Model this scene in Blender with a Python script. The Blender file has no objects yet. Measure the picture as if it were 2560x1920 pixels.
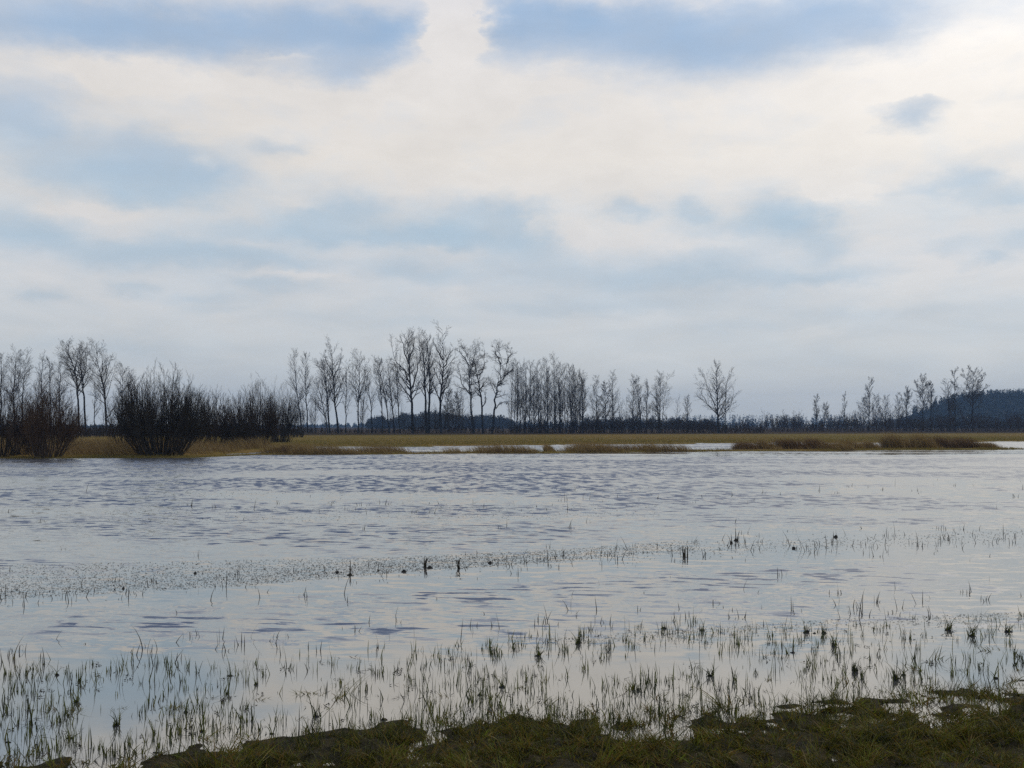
import bpy, math, random
import numpy as np
from mathutils import Vector

# ------------------------------------------------------------------ camera, sky, sun, exposure
SC = bpy.context.scene
COL = SC.collection
H = 1.8                       # eye height above the flood water
FPX = 2512.0                  # focal length in pixels of the 2560 px photograph
HZ = 1066.0                   # picture row of the horizon
PITCH = math.atan((HZ - 960.0) / FPX)
cam_d = bpy.data.cameras.new("camera")
cam_d.sensor_width = 36.0
cam_d.lens = FPX / 2560.0 * 36.0
cam_d.clip_start = 0.1
cam_d.clip_end = 20000.0
cam = bpy.data.objects.new("camera", cam_d)
COL.objects.link(cam)
cam.location = (0, 0, H)
cam.rotation_euler = (math.pi / 2 + PITCH, 0, 0)
SC.camera = cam
SC.view_settings.view_transform = 'Standard'
SC.view_settings.look = 'None'
SC.view_settings.exposure = 0.0
SC.view_settings.gamma = 1.0
SC.view_settings.use_curve_mapping = False
SC.cycles.volume_bounces = 1
SC.cycles.max_bounces = 6
SC.cycles.use_denoising = False        # keeps the fine twigs; leaves a little grain like the photograph's

SUN_EL, SUN_AZ = math.radians(50), math.radians(48)
sun_d = bpy.data.lights.new("sun", 'SUN')
sun_d.energy = 0.9
sun_d.angle = math.radians(12)
sun_d.color = (1.0, 0.93, 0.82)
sun = bpy.data.objects.new("sun", sun_d)
COL.objects.link(sun)
sd = Vector((math.sin(SUN_AZ) * math.cos(SUN_EL), math.cos(SUN_AZ) * math.cos(SUN_EL), math.sin(SUN_EL)))
sun.rotation_euler = sd.to_track_quat('Z', 'Y').to_euler()


def srgb(r, g, b):
    f = lambda c: (c / 255.0 / 12.92) if c <= 10 else ((c / 255.0 + 0.055) / 1.055) ** 2.4
    return (f(r), f(g), f(b), 1.0)


class NT:
    """little helper for node trees"""
    def __init__(self, tree):
        self.t = tree
        self.n = tree.nodes
        self.l = tree.links

    def node(self, typ, **kw):
        nd = self.n.new(typ)
        for k, v in kw.items():
            setattr(nd, k, v)
        return nd

    def put(self, sock, v):
        if v is None:
            return
        if isinstance(v, bpy.types.NodeSocket):
            self.l.new(v, sock)
        else:
            sock.default_value = v

    def m(self, op, a, b=None, c=None, clamp=False):
        nd = self.node('ShaderNodeMath', operation=op, use_clamp=clamp)
        self.put(nd.inputs[0], a)
        self.put(nd.inputs[1], b)
        self.put(nd.inputs[2], c)
        return nd.outputs[0]

    def v(self, op, a, b=None, out=0):
        nd = self.node('ShaderNodeVectorMath', operation=op)
        self.put(nd.inputs[0], a)
        self.put(nd.inputs[1], b)
        return nd.outputs[out]

    def comb(self, x, y, z):
        nd = self.node('ShaderNodeCombineXYZ')
        for i, q in enumerate((x, y, z)):
            self.put(nd.inputs[i], q)
        return nd.outputs[0]

    def sep(self, a):
        nd = self.node('ShaderNodeSeparateXYZ')
        self.put(nd.inputs[0], a)
        return nd.outputs

    def noise(self, vec, scale, detail=4, rough=0.55, out='Fac', **kw):
        nd = self.node('ShaderNodeTexNoise')
        self.put(nd.inputs['Vector'], vec)
        nd.inputs['Scale'].default_value = scale
        nd.inputs['Detail'].default_value = detail
        nd.inputs['Roughness'].default_value = rough
        for k, v in kw.items():
            nd.inputs[k].default_value = v
        return nd.outputs[out]

    def ramp(self, fac, stops, interp='LINEAR'):
        nd = self.node('ShaderNodeValToRGB')
        nd.color_ramp.interpolation = interp
        el = nd.color_ramp.elements
        while len(el) < len(stops):
            el.new(0.5)
        for e, (p, c) in zip(el, stops):
            e.position = p
            e.color = c if len(c) == 4 else (*c, 1.0)
        self.put(nd.inputs[0], fac)
        return nd.outputs[0]

    def mix(self, fac, a, b, blend='MIX'):
        nd = self.node('ShaderNodeMix', data_type='RGBA', blend_type=blend)
        self.put(nd.inputs[0], fac)
        self.put(nd.inputs[6], a)
        self.put(nd.inputs[7], b)
        return nd.outputs[2]

    def smooth(self, x, lo, hi, a=0.0, b=1.0):
        nd = self.node('ShaderNodeMapRange', interpolation_type='SMOOTHSTEP')
        self.put(nd.inputs[0], x)
        self.put(nd.inputs[1], lo)
        self.put(nd.inputs[2], hi)
        self.put(nd.inputs[3], a)
        self.put(nd.inputs[4], b)
        return nd.outputs[0]


# cloud masses of the sky: (column, row, half width, half height, weight) measured on the photograph
# and turned into compass bearing / elevation below
GREY = [(250, 0, 420, 26, .5), (700, 10, 200, 26, .5), (1450, 4, 200, 26, .7), (1800, 16, 300, 30, .6), (2150, 10, 120, 20, .4), (-80, 40, 240, 55, 1.1), (180, 62, 180, 45, 1.0), (400, 70, 200, 46, 1.1), (640, 72, 200, 44, 1.1), (860, 66, 130, 50, 1.2), (960, 70, 70, 46, 1.0),
        (1275, 70, 60, 66, 1.1), (1400, 60, 120, 62, 1.2), (1580, 84, 160, 66, 1.3), (1740, 110, 130, 56, 1.3), (1900, 90, 140, 60, 1.1), (2060, 60, 150, 50, 1.0), (2200, 40, 110, 40, .7),
        (2300, -40, 240, 40, .5),
        (830, 175, 75, 34, 1.1), (900, 150, 60, 24, .6), (40, 270, 100, 56, 1.0), (-60, 300, 120, 50, .6), (120, 320, 50, 20, .4),
        (340, 330, 70, 34, .8), (250, 400, 130, 44, .9), (400, 430, 150, 48, 1.0), (530, 440, 90, 44, .8), (370, 490, 90, 30, .9), (100, 425, 90, 28, .6), (460, 370, 80, 26, .6),
        (0, 565, 110, 42, 1.2), (120, 590, 60, 24, .6),
        (690, 358, 60, 17, .7), (330, 645, 120, 30, .95), (210, 612, 110, 22, .5), (470, 620, 110, 34, .8), (600, 636, 120, 24, .8), (740, 655, 110, 18, .8), (560, 570, 60, 22, .3),
        (800, 540, 130, 40, .8), (900, 512, 80, 30, .8), (720, 580, 130, 28, .8), (930, 590, 140, 24, .9), (1090, 590, 120, 24, 1.0), (1200, 545, 90, 40, 1.1), (1290, 520, 60, 30, .8), (1320, 590, 60, 34, .9), (1150, 610, 130, 20, .7),
        (1000, 672, 90, 26, .6), (1080, 690, 90, 22, .6), (1330, 650, 110, 34, .7), (1480, 700, 190, 34, .7),
        (1560, 508, 42, 22, .8), (1600, 530, 30, 18, .5), (1730, 512, 46, 22, .8), (1770, 530, 40, 12, .5),
        (1960, 520, 70, 44, .95), (1880, 560, 130, 28, .7), (2020, 560, 60, 34, .8), (2070, 620, 60, 34, .8), (2080, 690, 120, 18, .95), (1850, 690, 200, 26, .8), (1650, 680, 150, 34, .6), (1820, 640, 90, 20, .4),
        (2420, 440, 60, 26, .9), (2480, 480, 90, 26, .7), (2300, 470, 80, 14, .4), (2560, 500, 60, 16, .6), (2275, 265, 52, 34, .95), (2250, 290, 60, 22, .6), (2480, 648, 42, 13, .9), (2550, 605, 60, 18, .7), (2370, 615, 60, 14, .5),
        (90, 738, 42, 15, .7), (335, 728, 42, 14, .7), (650, 712, 90, 17, .7), (500, 755, 70, 11, .5), (560, 780, 70, 10, .3),
        (1560, 760, 220, 20, .55), (1300, 770, 200, 16, .3), (2200, 780, 260, 18, .4), (1900, 820, 260, 16, .35), (300, 860, 260, 14, .3), (1000, 800, 200, 14, .3)]
LIGHT = [(1120, 20, 55, 50, 1.2), (1120, 90, 50, 40, 1.2), (1180, 40, 40, 40, .5), (250, 160, 420, 34, .6), (1250, 200, 650, 60, .35), (1300, 400, 600, 100, .35), (2400, 180, 260, 90, .3),
         (495, 392, 28, 18, .9), (620, 600, 70, 12, .5), (720, 690, 100, 8, .5), (2130, 470, 60, 22, .5), (1330, 560, 22, 26, .6), (2200, 340, 150, 60, .3), (200, 520, 150, 14, .5), (760, 500, 60, 14, .4),
         (2060, 460, 60, 14, .6), (1420, 590, 60, 40, .4), (700, 118, 70, 8, .6), (1180, 560, 18, 12, .3), (1700, 600, 200, 18, .3), (2280, 222, 60, 12, .9), (560, 100, 300, 6, 0.0)]


def az_el(px, py):
    x, z = (px - 1280.0), (HZ - py)
    az = math.atan2(x, FPX)
    return az, math.atan2(z, math.hypot(x, FPX))


def build_world():
    w = bpy.data.worlds.new("World")
    SC.world = w
    w.use_nodes = True
    w.cycles.sampling_method = 'MANUAL'
    w.cycles.sample_map_resolution = 512
    t = NT(w.node_tree)
    t.n.clear()
    out = t.node('ShaderNodeOutputWorld')
    bg = t.node('ShaderNodeBackground')
    bg.inputs[1].default_value = 0.1
    t.l.new(bg.outputs[0], out.inputs[0])
    sky = t.node('ShaderNodeTexSky', sky_type='NISHITA')
    sky.sun_disc = False
    sky.sun_elevation = SUN_EL
    sky.sun_rotation = SUN_AZ
    g = t.node('ShaderNodeTexCoord').outputs['Generated']
    x, y, z = t.sep(t.v('NORMALIZE', g))
    az = t.m('ARCTAN2', x, y)
    el = t.m('ARCSINE', z)
    # ragged cloud edges: bend the bearings with turbulence, coarse and fine
    stretch = t.v('MULTIPLY', t.comb(az, el, 0.0), (1.0, 1.9, 1.0))
    wx, wy, wz = t.sep(t.noise(stretch, 6.0, 2, 0.5, out='Color'))
    vx, vy, vz = t.sep(t.noise(stretch, 22.0, 7, 0.62, out='Color'))
    az2 = t.m('ADD', az, t.m('ADD', t.m('MULTIPLY', t.m('SUBTRACT', wx, 0.5), 0.05), t.m('MULTIPLY', t.m('SUBTRACT', vx, 0.5), 0.075)))
    el2 = t.m('ADD', el, t.m('ADD', t.m('MULTIPLY', t.m('SUBTRACT', wy, 0.5), 0.020), t.m('MULTIPLY', t.m('SUBTRACT', vy, 0.5), 0.030)))
    p = t.comb(az2, el2, 0.0)

    def field(lst):
        tot = None
        for (px, py, rx, ry, wt) in lst:
            a, e = az_el(px, py)
            d = t.v('SUBTRACT', p, (a, e, 0.0))
            d = t.v('MULTIPLY', d, (FPX / rx, FPX / ry, 0.0))
            q = t.v('DOT_PRODUCT', d, d, out=1)
            k = t.m('MULTIPLY', t.m('EXPONENT', t.m('MULTIPLY', q, -0.80)), wt)
            tot = k if tot is None else t.m('ADD', tot, k)
        return tot
    gf = t.m('SUBTRACT', t.m('MULTIPLY', field(GREY), t.smooth(el, 0.20, 0.34, 1.25, 1.0)), field(LIGHT))
    fine = t.noise(stretch, 14.0, 8, 0.60, Distortion=0.3)
    big = t.noise(stretch, 3.2, 4, 0.5)
    lowst = t.v('MULTIPLY', t.comb(az, el, 0.0), (1.0, 3.6, 1.0))
    bands = t.noise(lowst, 7.0, 7, 0.56, Distortion=0.5)
    # away from the view the sky carries on as broken cloud
    away = t.smooth(el, 0.41, 0.62)
    side = t.smooth(t.m('ABSOLUTE', az), 0.52, 0.85)
    far = t.m('MAXIMUM', away, side)
    bro = t.smooth(big, 0.42, 0.56, 0.25, 0.95)
    bro = t.m('MAXIMUM', bro, t.m('MULTIPLY', away, 0.72))
    gf = t.m('ADD', t.m('MULTIPLY', gf, t.m('SUBTRACT', 1.0, far)), t.m('MULTIPLY', far, bro))
    gf = t.m('ADD', gf, t.m('MULTIPLY', t.m('SUBTRACT', fine, 0.5), 1.3))
    gf = t.m('ADD', gf, t.m('MULTIPLY', t.m('SUBTRACT', bands, 0.5), t.smooth(el, 0.10, 0.26, 1.5, 0.45)))
    grey = t.m('SUBTRACT', 1.0, t.m('EXPONENT', t.m('MULTIPLY', t.m('MAXIMUM', t.m('ADD', gf, 0.22), 0.0), -0.72)))
    # colours by elevation
    e01 = t.m('DIVIDE', el, 0.45, clamp=True)
    e01 = t.m('MAXIMUM', e01, 0.0)
    lightc = t.ramp(e01, [(0.0, srgb(206, 211, 213)), (0.16, srgb(214, 217, 218)), (0.35, srgb(222, 221, 221)),
                          (0.58, srgb(234, 228, 220)), (0.85, srgb(231, 227, 224)), (1.0, srgb(224, 224, 230))])
    greyc = t.ramp(e01, [(0.0, srgb(178, 190, 202)), (0.2, srgb(180, 196, 209)), (0.45, srgb(168, 195, 215)),
                         (0.7, srgb(156, 182, 210)), (0.92, srgb(128, 172, 215)), (1.0, srgb(124, 166, 211))])
    deep = t.smooth(el, 0.41, 0.64)
    greyc = t.mix(deep, greyc, srgb(62, 84, 128))
    lightc = t.mix(deep, lightc, srgb(118, 136, 174))
    c = t.mix(grey, lightc, greyc)
    # faint modelling inside the cloud sheet
    tex = t.m('ADD', 1.0, t.m('MULTIPLY', t.m('SUBTRACT', fine, 0.5), 0.24))
    tex = t.m('ADD', tex, t.m('MULTIPLY', t.m('SUBTRACT', bands, 0.5), -0.14))
    c = t.v('MULTIPLY', c, t.comb(tex, tex, tex))
    # the brightness spreading from the veiled sun
    dz = t.v('DOT_PRODUCT', t.v('NORMALIZE', g), (0.432, 0.719, 0.545), out=1)
    ang = t.m('ARCCOSINE', dz)
    glow = t.m('EXPONENT', t.m('MULTIPLY', t.m('POWER', t.m('DIVIDE', ang, 0.26), 2.0), -1.0))
    wide = t.m('EXPONENT', t.m('MULTIPLY', t.m('POWER', t.m('DIVIDE', ang, 0.52), 2.0), -1.0))
    thin = t.m('SUBTRACT', 1.0, t.m('MULTIPLY', grey, 0.85))
    add = t.m('ADD', t.m('MULTIPLY', t.m('MULTIPLY', glow, thin), 0.56), t.m('MULTIPLY', t.m('MULTIPLY', wide, thin), 0.08))
    gl = t.v('MULTIPLY', t.comb(add, add, add), (1.0, 0.93, 0.80))
    c = t.v('ADD', c, gl)
    c = t.v('MULTIPLY', c, (10.0, 10.0, 10.0))
    c = t.mix(0.06, c, sky.outputs[0])
    t.l.new(c, bg.inputs[0])


build_world()


# ------------------------------------------------------------------ helpers
def ray(px, py):
    a, b = (px - 1280.0) / FPX, (960.0 - py) / FPX
    c, s = math.cos(PITCH), math.sin(PITCH)
    return Vector((a, c - b * s, s + b * c))


def onz(px, py, z=0.0):
    """point of the level surface z that stands at this place in the photograph"""
    d = ray(px, py)
    k = (z - H) / d.z
    return Vector((d.x * k, d.y * k, z))


def ondepth(px, py, Y):
    d = ray(px, py)
    k = Y / d.y
    return Vector((d.x * k, Y, H + d.z * k))


def tag(o, label=None, cat=None, group=None, kind=None):
    if label:
        o['label'] = label
    if cat:
        o['category'] = cat
    if group:
        o['group'] = group
    if kind:
        o['kind'] = kind
    return o


def mesh_obj(name, V, F, mat, parent=None, smooth=False):
    """V (n,3) array, F list of (m,k) index arrays"""
    me = bpy.data.meshes.new(name)
    V = np.asarray(V, dtype=np.float32)
    me.vertices.add(len(V))
    me.vertices.foreach_set('co', V.ravel())
    if not isinstance(F, (list, tuple)):
        F = [F]
    loops = np.concatenate([f.ravel() for f in F]).astype(np.int32)
    tot = np.concatenate([np.full(len(f), f.shape[1]) for f in F]).astype(np.int32)
    start = np.concatenate([[0], np.cumsum(tot)[:-1]]).astype(np.int32)
    me.loops.add(len(loops))
    me.loops.foreach_set('vertex_index', loops)
    me.polygons.add(len(tot))
    me.polygons.foreach_set('loop_start', start)
    me.polygons.foreach_set('loop_total', tot)
    if smooth:
        me.polygons.foreach_set('use_smooth', np.ones(len(tot), dtype=bool))
    me.update(calc_edges=True)
    me.validate()
    me.materials.append(mat)
    o = bpy.data.objects.new(name, me)
    COL.objects.link(o)
    if parent:
        o.parent = parent
    return o


def empty(name, loc):
    o = bpy.data.objects.new(name, None)
    o.empty_display_size = 0.3
    COL.objects.link(o)
    o.location = loc
    return o


def _hash(ix, iy, seed):
    n = (ix.astype(np.int64) * 374761393 + iy.astype(np.int64) * 668265263 + seed * 1442695041) & 0x7fffffff
    n = ((n ^ (n >> 13)) * 1274126177) & 0x7fffffff
    return ((n ^ (n >> 16)) & 0xffff) / 65535.0


def vnoise(x, y, seed=0):
    xi, yi = np.floor(x), np.floor(y)
    fx, fy = x - xi, y - yi
    fx, fy = fx * fx * (3 - 2 * fx), fy * fy * (3 - 2 * fy)
    a, b = _hash(xi, yi, seed), _hash(xi + 1, yi, seed)
    c, d = _hash(xi, yi + 1, seed), _hash(xi + 1, yi + 1, seed)
    return (a * (1 - fx) + b * fx) * (1 - fy) + (c * (1 - fx) + d * fx) * fy


def fbm(x, y, seed=0, o=4):
    s, a, t = 0, 1.0, 0
    for i in range(o):
        s = s + a * vnoise(x * 2 ** i, y * 2 ** i, seed + i)
        t += a
        a *= 0.5
    return s / t


def sstep(x, a, b):
    t = np.clip((x - a) / (b - a), 0, 1)
    return t * t * (3 - 2 * t)


# shore lines, in metres
_ns = [onz(*q) for q in ((-900, 1960), (0, 1975), (540, 1918), (800, 1880), (1000, 1856), (1280, 1842), (1600, 1834), (1900, 1812), (2200, 1792), (2560, 1762), (3400, 1640))]
NSX, NSY = np.array([p.x for p in _ns]), np.array([p.y for p in _ns])
_lf = [onz(*q) for q in ((-2600, 1142), (-600, 1145), (0, 1147), (300, 1146), (480, 1145), (640, 1138), (900, 1137), (1300, 1133), (1900, 1128), (2300, 1125), (2490, 1124), (2700, 1122))]
LFX, LFY = np.array([p.x for p in _lf]), np.array([p.y for p in _lf])
_ff = [onz(*q) for q in ((-2000, 1122), (500, 1122), (700, 1118), (1000, 1118), (1300, 1114), (1600, 1111), (1900, 1108), (2300, 1107), (2560, 1105), (3800, 1100))]
FFX, FFY = np.array([p.x for p in _ff]), np.array([p.y for p in _ff])


def ground_z(x, y):
    x, y = np.asarray(x, float), np.asarray(y, float)
    ys = np.interp(x, NSX, NSY)
    # near bank: a soggy rise with hummocks and puddles
    d = ys - y
    hum = fbm(x * 2.3, y * 2.3, 3, 4) - 0.5
    tus = fbm(x * 9.0, y * 9.0, 5, 2) - 0.5
    near = np.clip(d * 0.026 + 0.008, -0.22, 0.05) + (hum * 0.07 + tus * 0.06) * np.exp(-np.clip(-d, 0, 9) * 3.5)
    near = np.where(d < -2.5, -0.22, near)
    # the reed bank across the flood
    lf = np.interp(x, LFX, LFY)
    q = y - lf
    n1 = fbm(x * 0.35, y * 0.35, 11, 3) - 0.5
    lev = 0.13 * (sstep(q, 0, 1.0) - sstep(q, 3.2 + 3 * n1, 5.5 + 3 * n1)) * sstep(41.5 - x, 0, 2)
    left = 0.22 * sstep(q, 0, 3.0) * sstep(-17.5 + n1 * 6 - x, 0, 2.0)
    ff = np.interp(x, FFX, FFY)
    field = 0.17 * sstep(y - ff - n1 * 10, 0, 4) + 0.0006 * np.clip(y - ff, 0, 200)
    far = np.maximum(np.maximum(lev, left), field) * 1.0
    far = -0.2 + far + np.where(far > 0, 0.12 * np.minimum(1, far / 0.05), 0)
    return np.where(y < 30, near, far)


# ------------------------------------------------------------------ materials
def new_mat(name):
    m = bpy.data.materials.new(name)
    m.use_nodes = True
    t = NT(m.node_tree)
    t.n.clear()
    out = t.node('ShaderNodeOutputMaterial')
    return m, t, out


def princ(t, out, color, rough=0.9, spec=0.3, bump=None, bstr=0.3, bdist=0.02):
    b = t.node('ShaderNodeBsdfPrincipled')
    t.put(b.inputs['Base Color'], color)
    t.put(b.inputs['Roughness'], rough)
    b.inputs['Specular IOR Level'].default_value = spec
    if bump is not None:
        bn = t.node('ShaderNodeBump')
        bn.inputs['Strength'].default_value = bstr
        bn.inputs['Distance'].default_value = bdist
        t.put(bn.inputs['Height'], bump)
        t.l.new(bn.outputs[0], b.inputs['Normal'])
    t.l.new(b.outputs[0], out.inputs[0])
    return b


def bark_mat(name, c1, c2):
    m, t, out = new_mat(name)
    pos = t.node('ShaderNodeNewGeometry').outputs['Position']
    n = t.noise(pos, 1.7, 4)
    princ(t, out, t.ramp(n, [(0.35, c1), (0.7, c2)]), 0.95, 0.1)
    return m


def blade_mat(name, stops, trans=0.3, rough=0.6, spec=0.25, nscale=1.1, wi=0.75, wn=0.8):
    m, t, out = new_mat(name)
    g = t.node('ShaderNodeNewGeometry')
    n = t.noise(g.outputs['Position'], nscale, 4)
    r = t.m('ADD', t.m('MULTIPLY', g.outputs['Random Per Island'], wi), t.m('MULTIPLY', t.m('SUBTRACT', n, 0.35), wn), clamp=True)
    c = t.ramp(r, stops)
    b = t.node('ShaderNodeBsdfPrincipled')
    t.put(b.inputs['Base Color'], c)
    b.inputs['Roughness'].default_value = rough
    b.inputs['Specular IOR Level'].default_value = spec
    tr = t.node('ShaderNodeBsdfTranslucent')
    t.put(tr.inputs[0], c)
    mx = t.node('ShaderNodeMixShader')
    mx.inputs[0].default_value = trans
    t.l.new(b.outputs[0], mx.inputs[1])
    t.l.new(tr.outputs[0], mx.inputs[2])
    t.l.new(mx.outputs[0], out.inputs[0])
    return m


M = {}
M['bark_dark'] = bark_mat('dark_bark', (0.020, 0.019, 0.020), (0.042, 0.038, 0.034))
M['bark_grey'] = bark_mat('grey_bark', (0.040, 0.040, 0.042), (0.075, 0.070, 0.066))
M['twig'] = bark_mat('twigs', (0.065, 0.054, 0.046), (0.115, 0.090, 0.070))
M['willow'] = bark_mat('willow_twigs', (0.055, 0.040, 0.030), (0.10, 0.068, 0.044))
M['willow_red'] = bark_mat('brown_willow_twigs', (0.075, 0.045, 0.026), (0.13, 0.075, 0.040))
M['willow_dark'] = bark_mat('dark_willow_twigs', (0.032, 0.027, 0.020), (0.070, 0.054, 0.036))
M['scrub'] = bark_mat('scrub_twigs', (0.040, 0.027, 0.020), (0.090, 0.058, 0.036))
M['needle'] = blade_mat('needles', [(0, (0.012, 0.022, 0.016)), (1, (0.03, 0.042, 0.026))], 0.1)
M['wood'] = blade_mat('far_twigs', [(0, (0.02, 0.022, 0.02)), (1, (0.045, 0.042, 0.034))], 0.1)
M['turf'] = blade_mat('bank_grass', [(0.0, (0.012, 0.012, 0.003)), (0.28, (0.065, 0.068, 0.008)), (0.48, (0.16, 0.150, 0.014)), (0.64, (0.26, 0.14, 0.035)), (0.82, (0.18, 0.25, 0.02)), (0.93, (0.30, 0.24, 0.07)), (1.0, (0.60, 0.48, 0.18))], 0.4, 0.5, 0.12, 5.0, 0.5, 1.7)
M['water_grass'] = blade_mat('water_grass', [(0, (0.016, 0.018, 0.010)), (0.4, (0.05, 0.058, 0.010)), (0.7, (0.13, 0.145, 0.02)), (1, (0.28, 0.22, 0.06))], 0.25, 0.5)
M['dead'] = blade_mat('dead_stalks', [(0, (0.02, 0.018, 0.012)), (0.6, (0.05, 0.04, 0.022)), (1, (0.11, 0.08, 0.04))], 0.2)
M['reed'] = blade_mat('reeds', [(0, (0.11, 0.065, 0.025)), (0.4, (0.24, 0.15, 0.05)), (0.75, (0.38, 0.26, 0.09)), (1, (0.52, 0.40, 0.18))], 0.35)
M['reed_dark'] = blade_mat('brown_reeds', [(0, (0.06, 0.034, 0.014)), (0.5, (0.17, 0.095, 0.035)), (1, (0.36, 0.23, 0.09))], 0.3)
M['field_grass'] = blade_mat('field_grass', [(0, (0.13, 0.11, 0.02)), (0.4, (0.23, 0.18, 0.03)), (0.7, (0.33, 0.21, 0.05)), (1, (0.25, 0.24, 0.035))], 0.3)


def mud_mat():
    m, t, out = new_mat('sod_mud')
    pos = t.node('ShaderNodeNewGeometry').outputs['Position']
    n = t.noise(pos, 18, 5)
    princ(t, out, t.ramp(n, [(0.3, (0.010, 0.009, 0.007)), (0.7, (0.035, 0.030, 0.018))]), 0.5, 0.4, n, 0.8, 0.02)
    return m


M['mud'] = mud_mat()


def ground_mat():
    m, t, out = new_mat('soil_and_turf')
    pos = t.node('ShaderNodeNewGeometry').outputs['Position']
    x, y, z = t.sep(pos)
    # near: dark wet turf
    n1 = t.noise(pos, 9.0, 6, 0.6)
    n2 = t.noise(pos, 45.0, 5, 0.6)
    near = t.ramp(n1, [(0.3, (0.014, 0.012, 0.006)), (0.5, (0.045, 0.036, 0.014)), (0.7, (0.085, 0.062, 0.024))])
    # meadow: olive and ochre in long drifts
    st = t.v('MULTIPLY', pos, (0.25, 1.0, 1.0))
    f1 = t.noise(st, 0.10, 5, 0.6)
    f2 = t.noise(st, 0.9, 5, 0.65)
    mead = t.ramp(t.m('ADD', t.m('MULTIPLY', f1, 0.6), t.m('MULTIPLY', f2, 0.4)),
                  [(0.36, (0.14, 0.12, 0.024)), (0.48, (0.22, 0.16, 0.032)), (0.56, (0.29, 0.17, 0.045)), (0.66, (0.22, 0.165, 0.03))])
    # beyond the trees: dark winter ploughland
    p1 = t.noise(st, 0.05, 4, 0.6)
    plough = t.ramp(p1, [(0.35, (0.040, 0.026, 0.012)), (0.65, (0.080, 0.050, 0.026))])
    edge = t.m('ADD', y, t.m('MULTIPLY', t.m('SUBTRACT', f2, 0.5), 50.0))
    edge = t.m('SUBTRACT', edge, t.m('MULTIPLY', x, 0.35))
    k = t.smooth(edge, 190.0, 215.0)
    farc = t.mix(k, mead, plough)
    # near turf colour gives way to the far ground colours with distance
    kn = t.smooth(y, 20.0, 40.0)
    c = t.mix(kn, near, farc)
    rough = t.ramp(n2, [(0.4, (0.25, 0.25, 0.25)), (0.6, (0.9, 0.9, 0.9))])
    rough = t.m('MAXIMUM', t.m('ADD', t.m('MULTIPLY', rough, 0.5), 0.4), kn)
    princ(t, out, c, rough, 0.05, n2, 0.6, 0.03)
    return m


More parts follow.
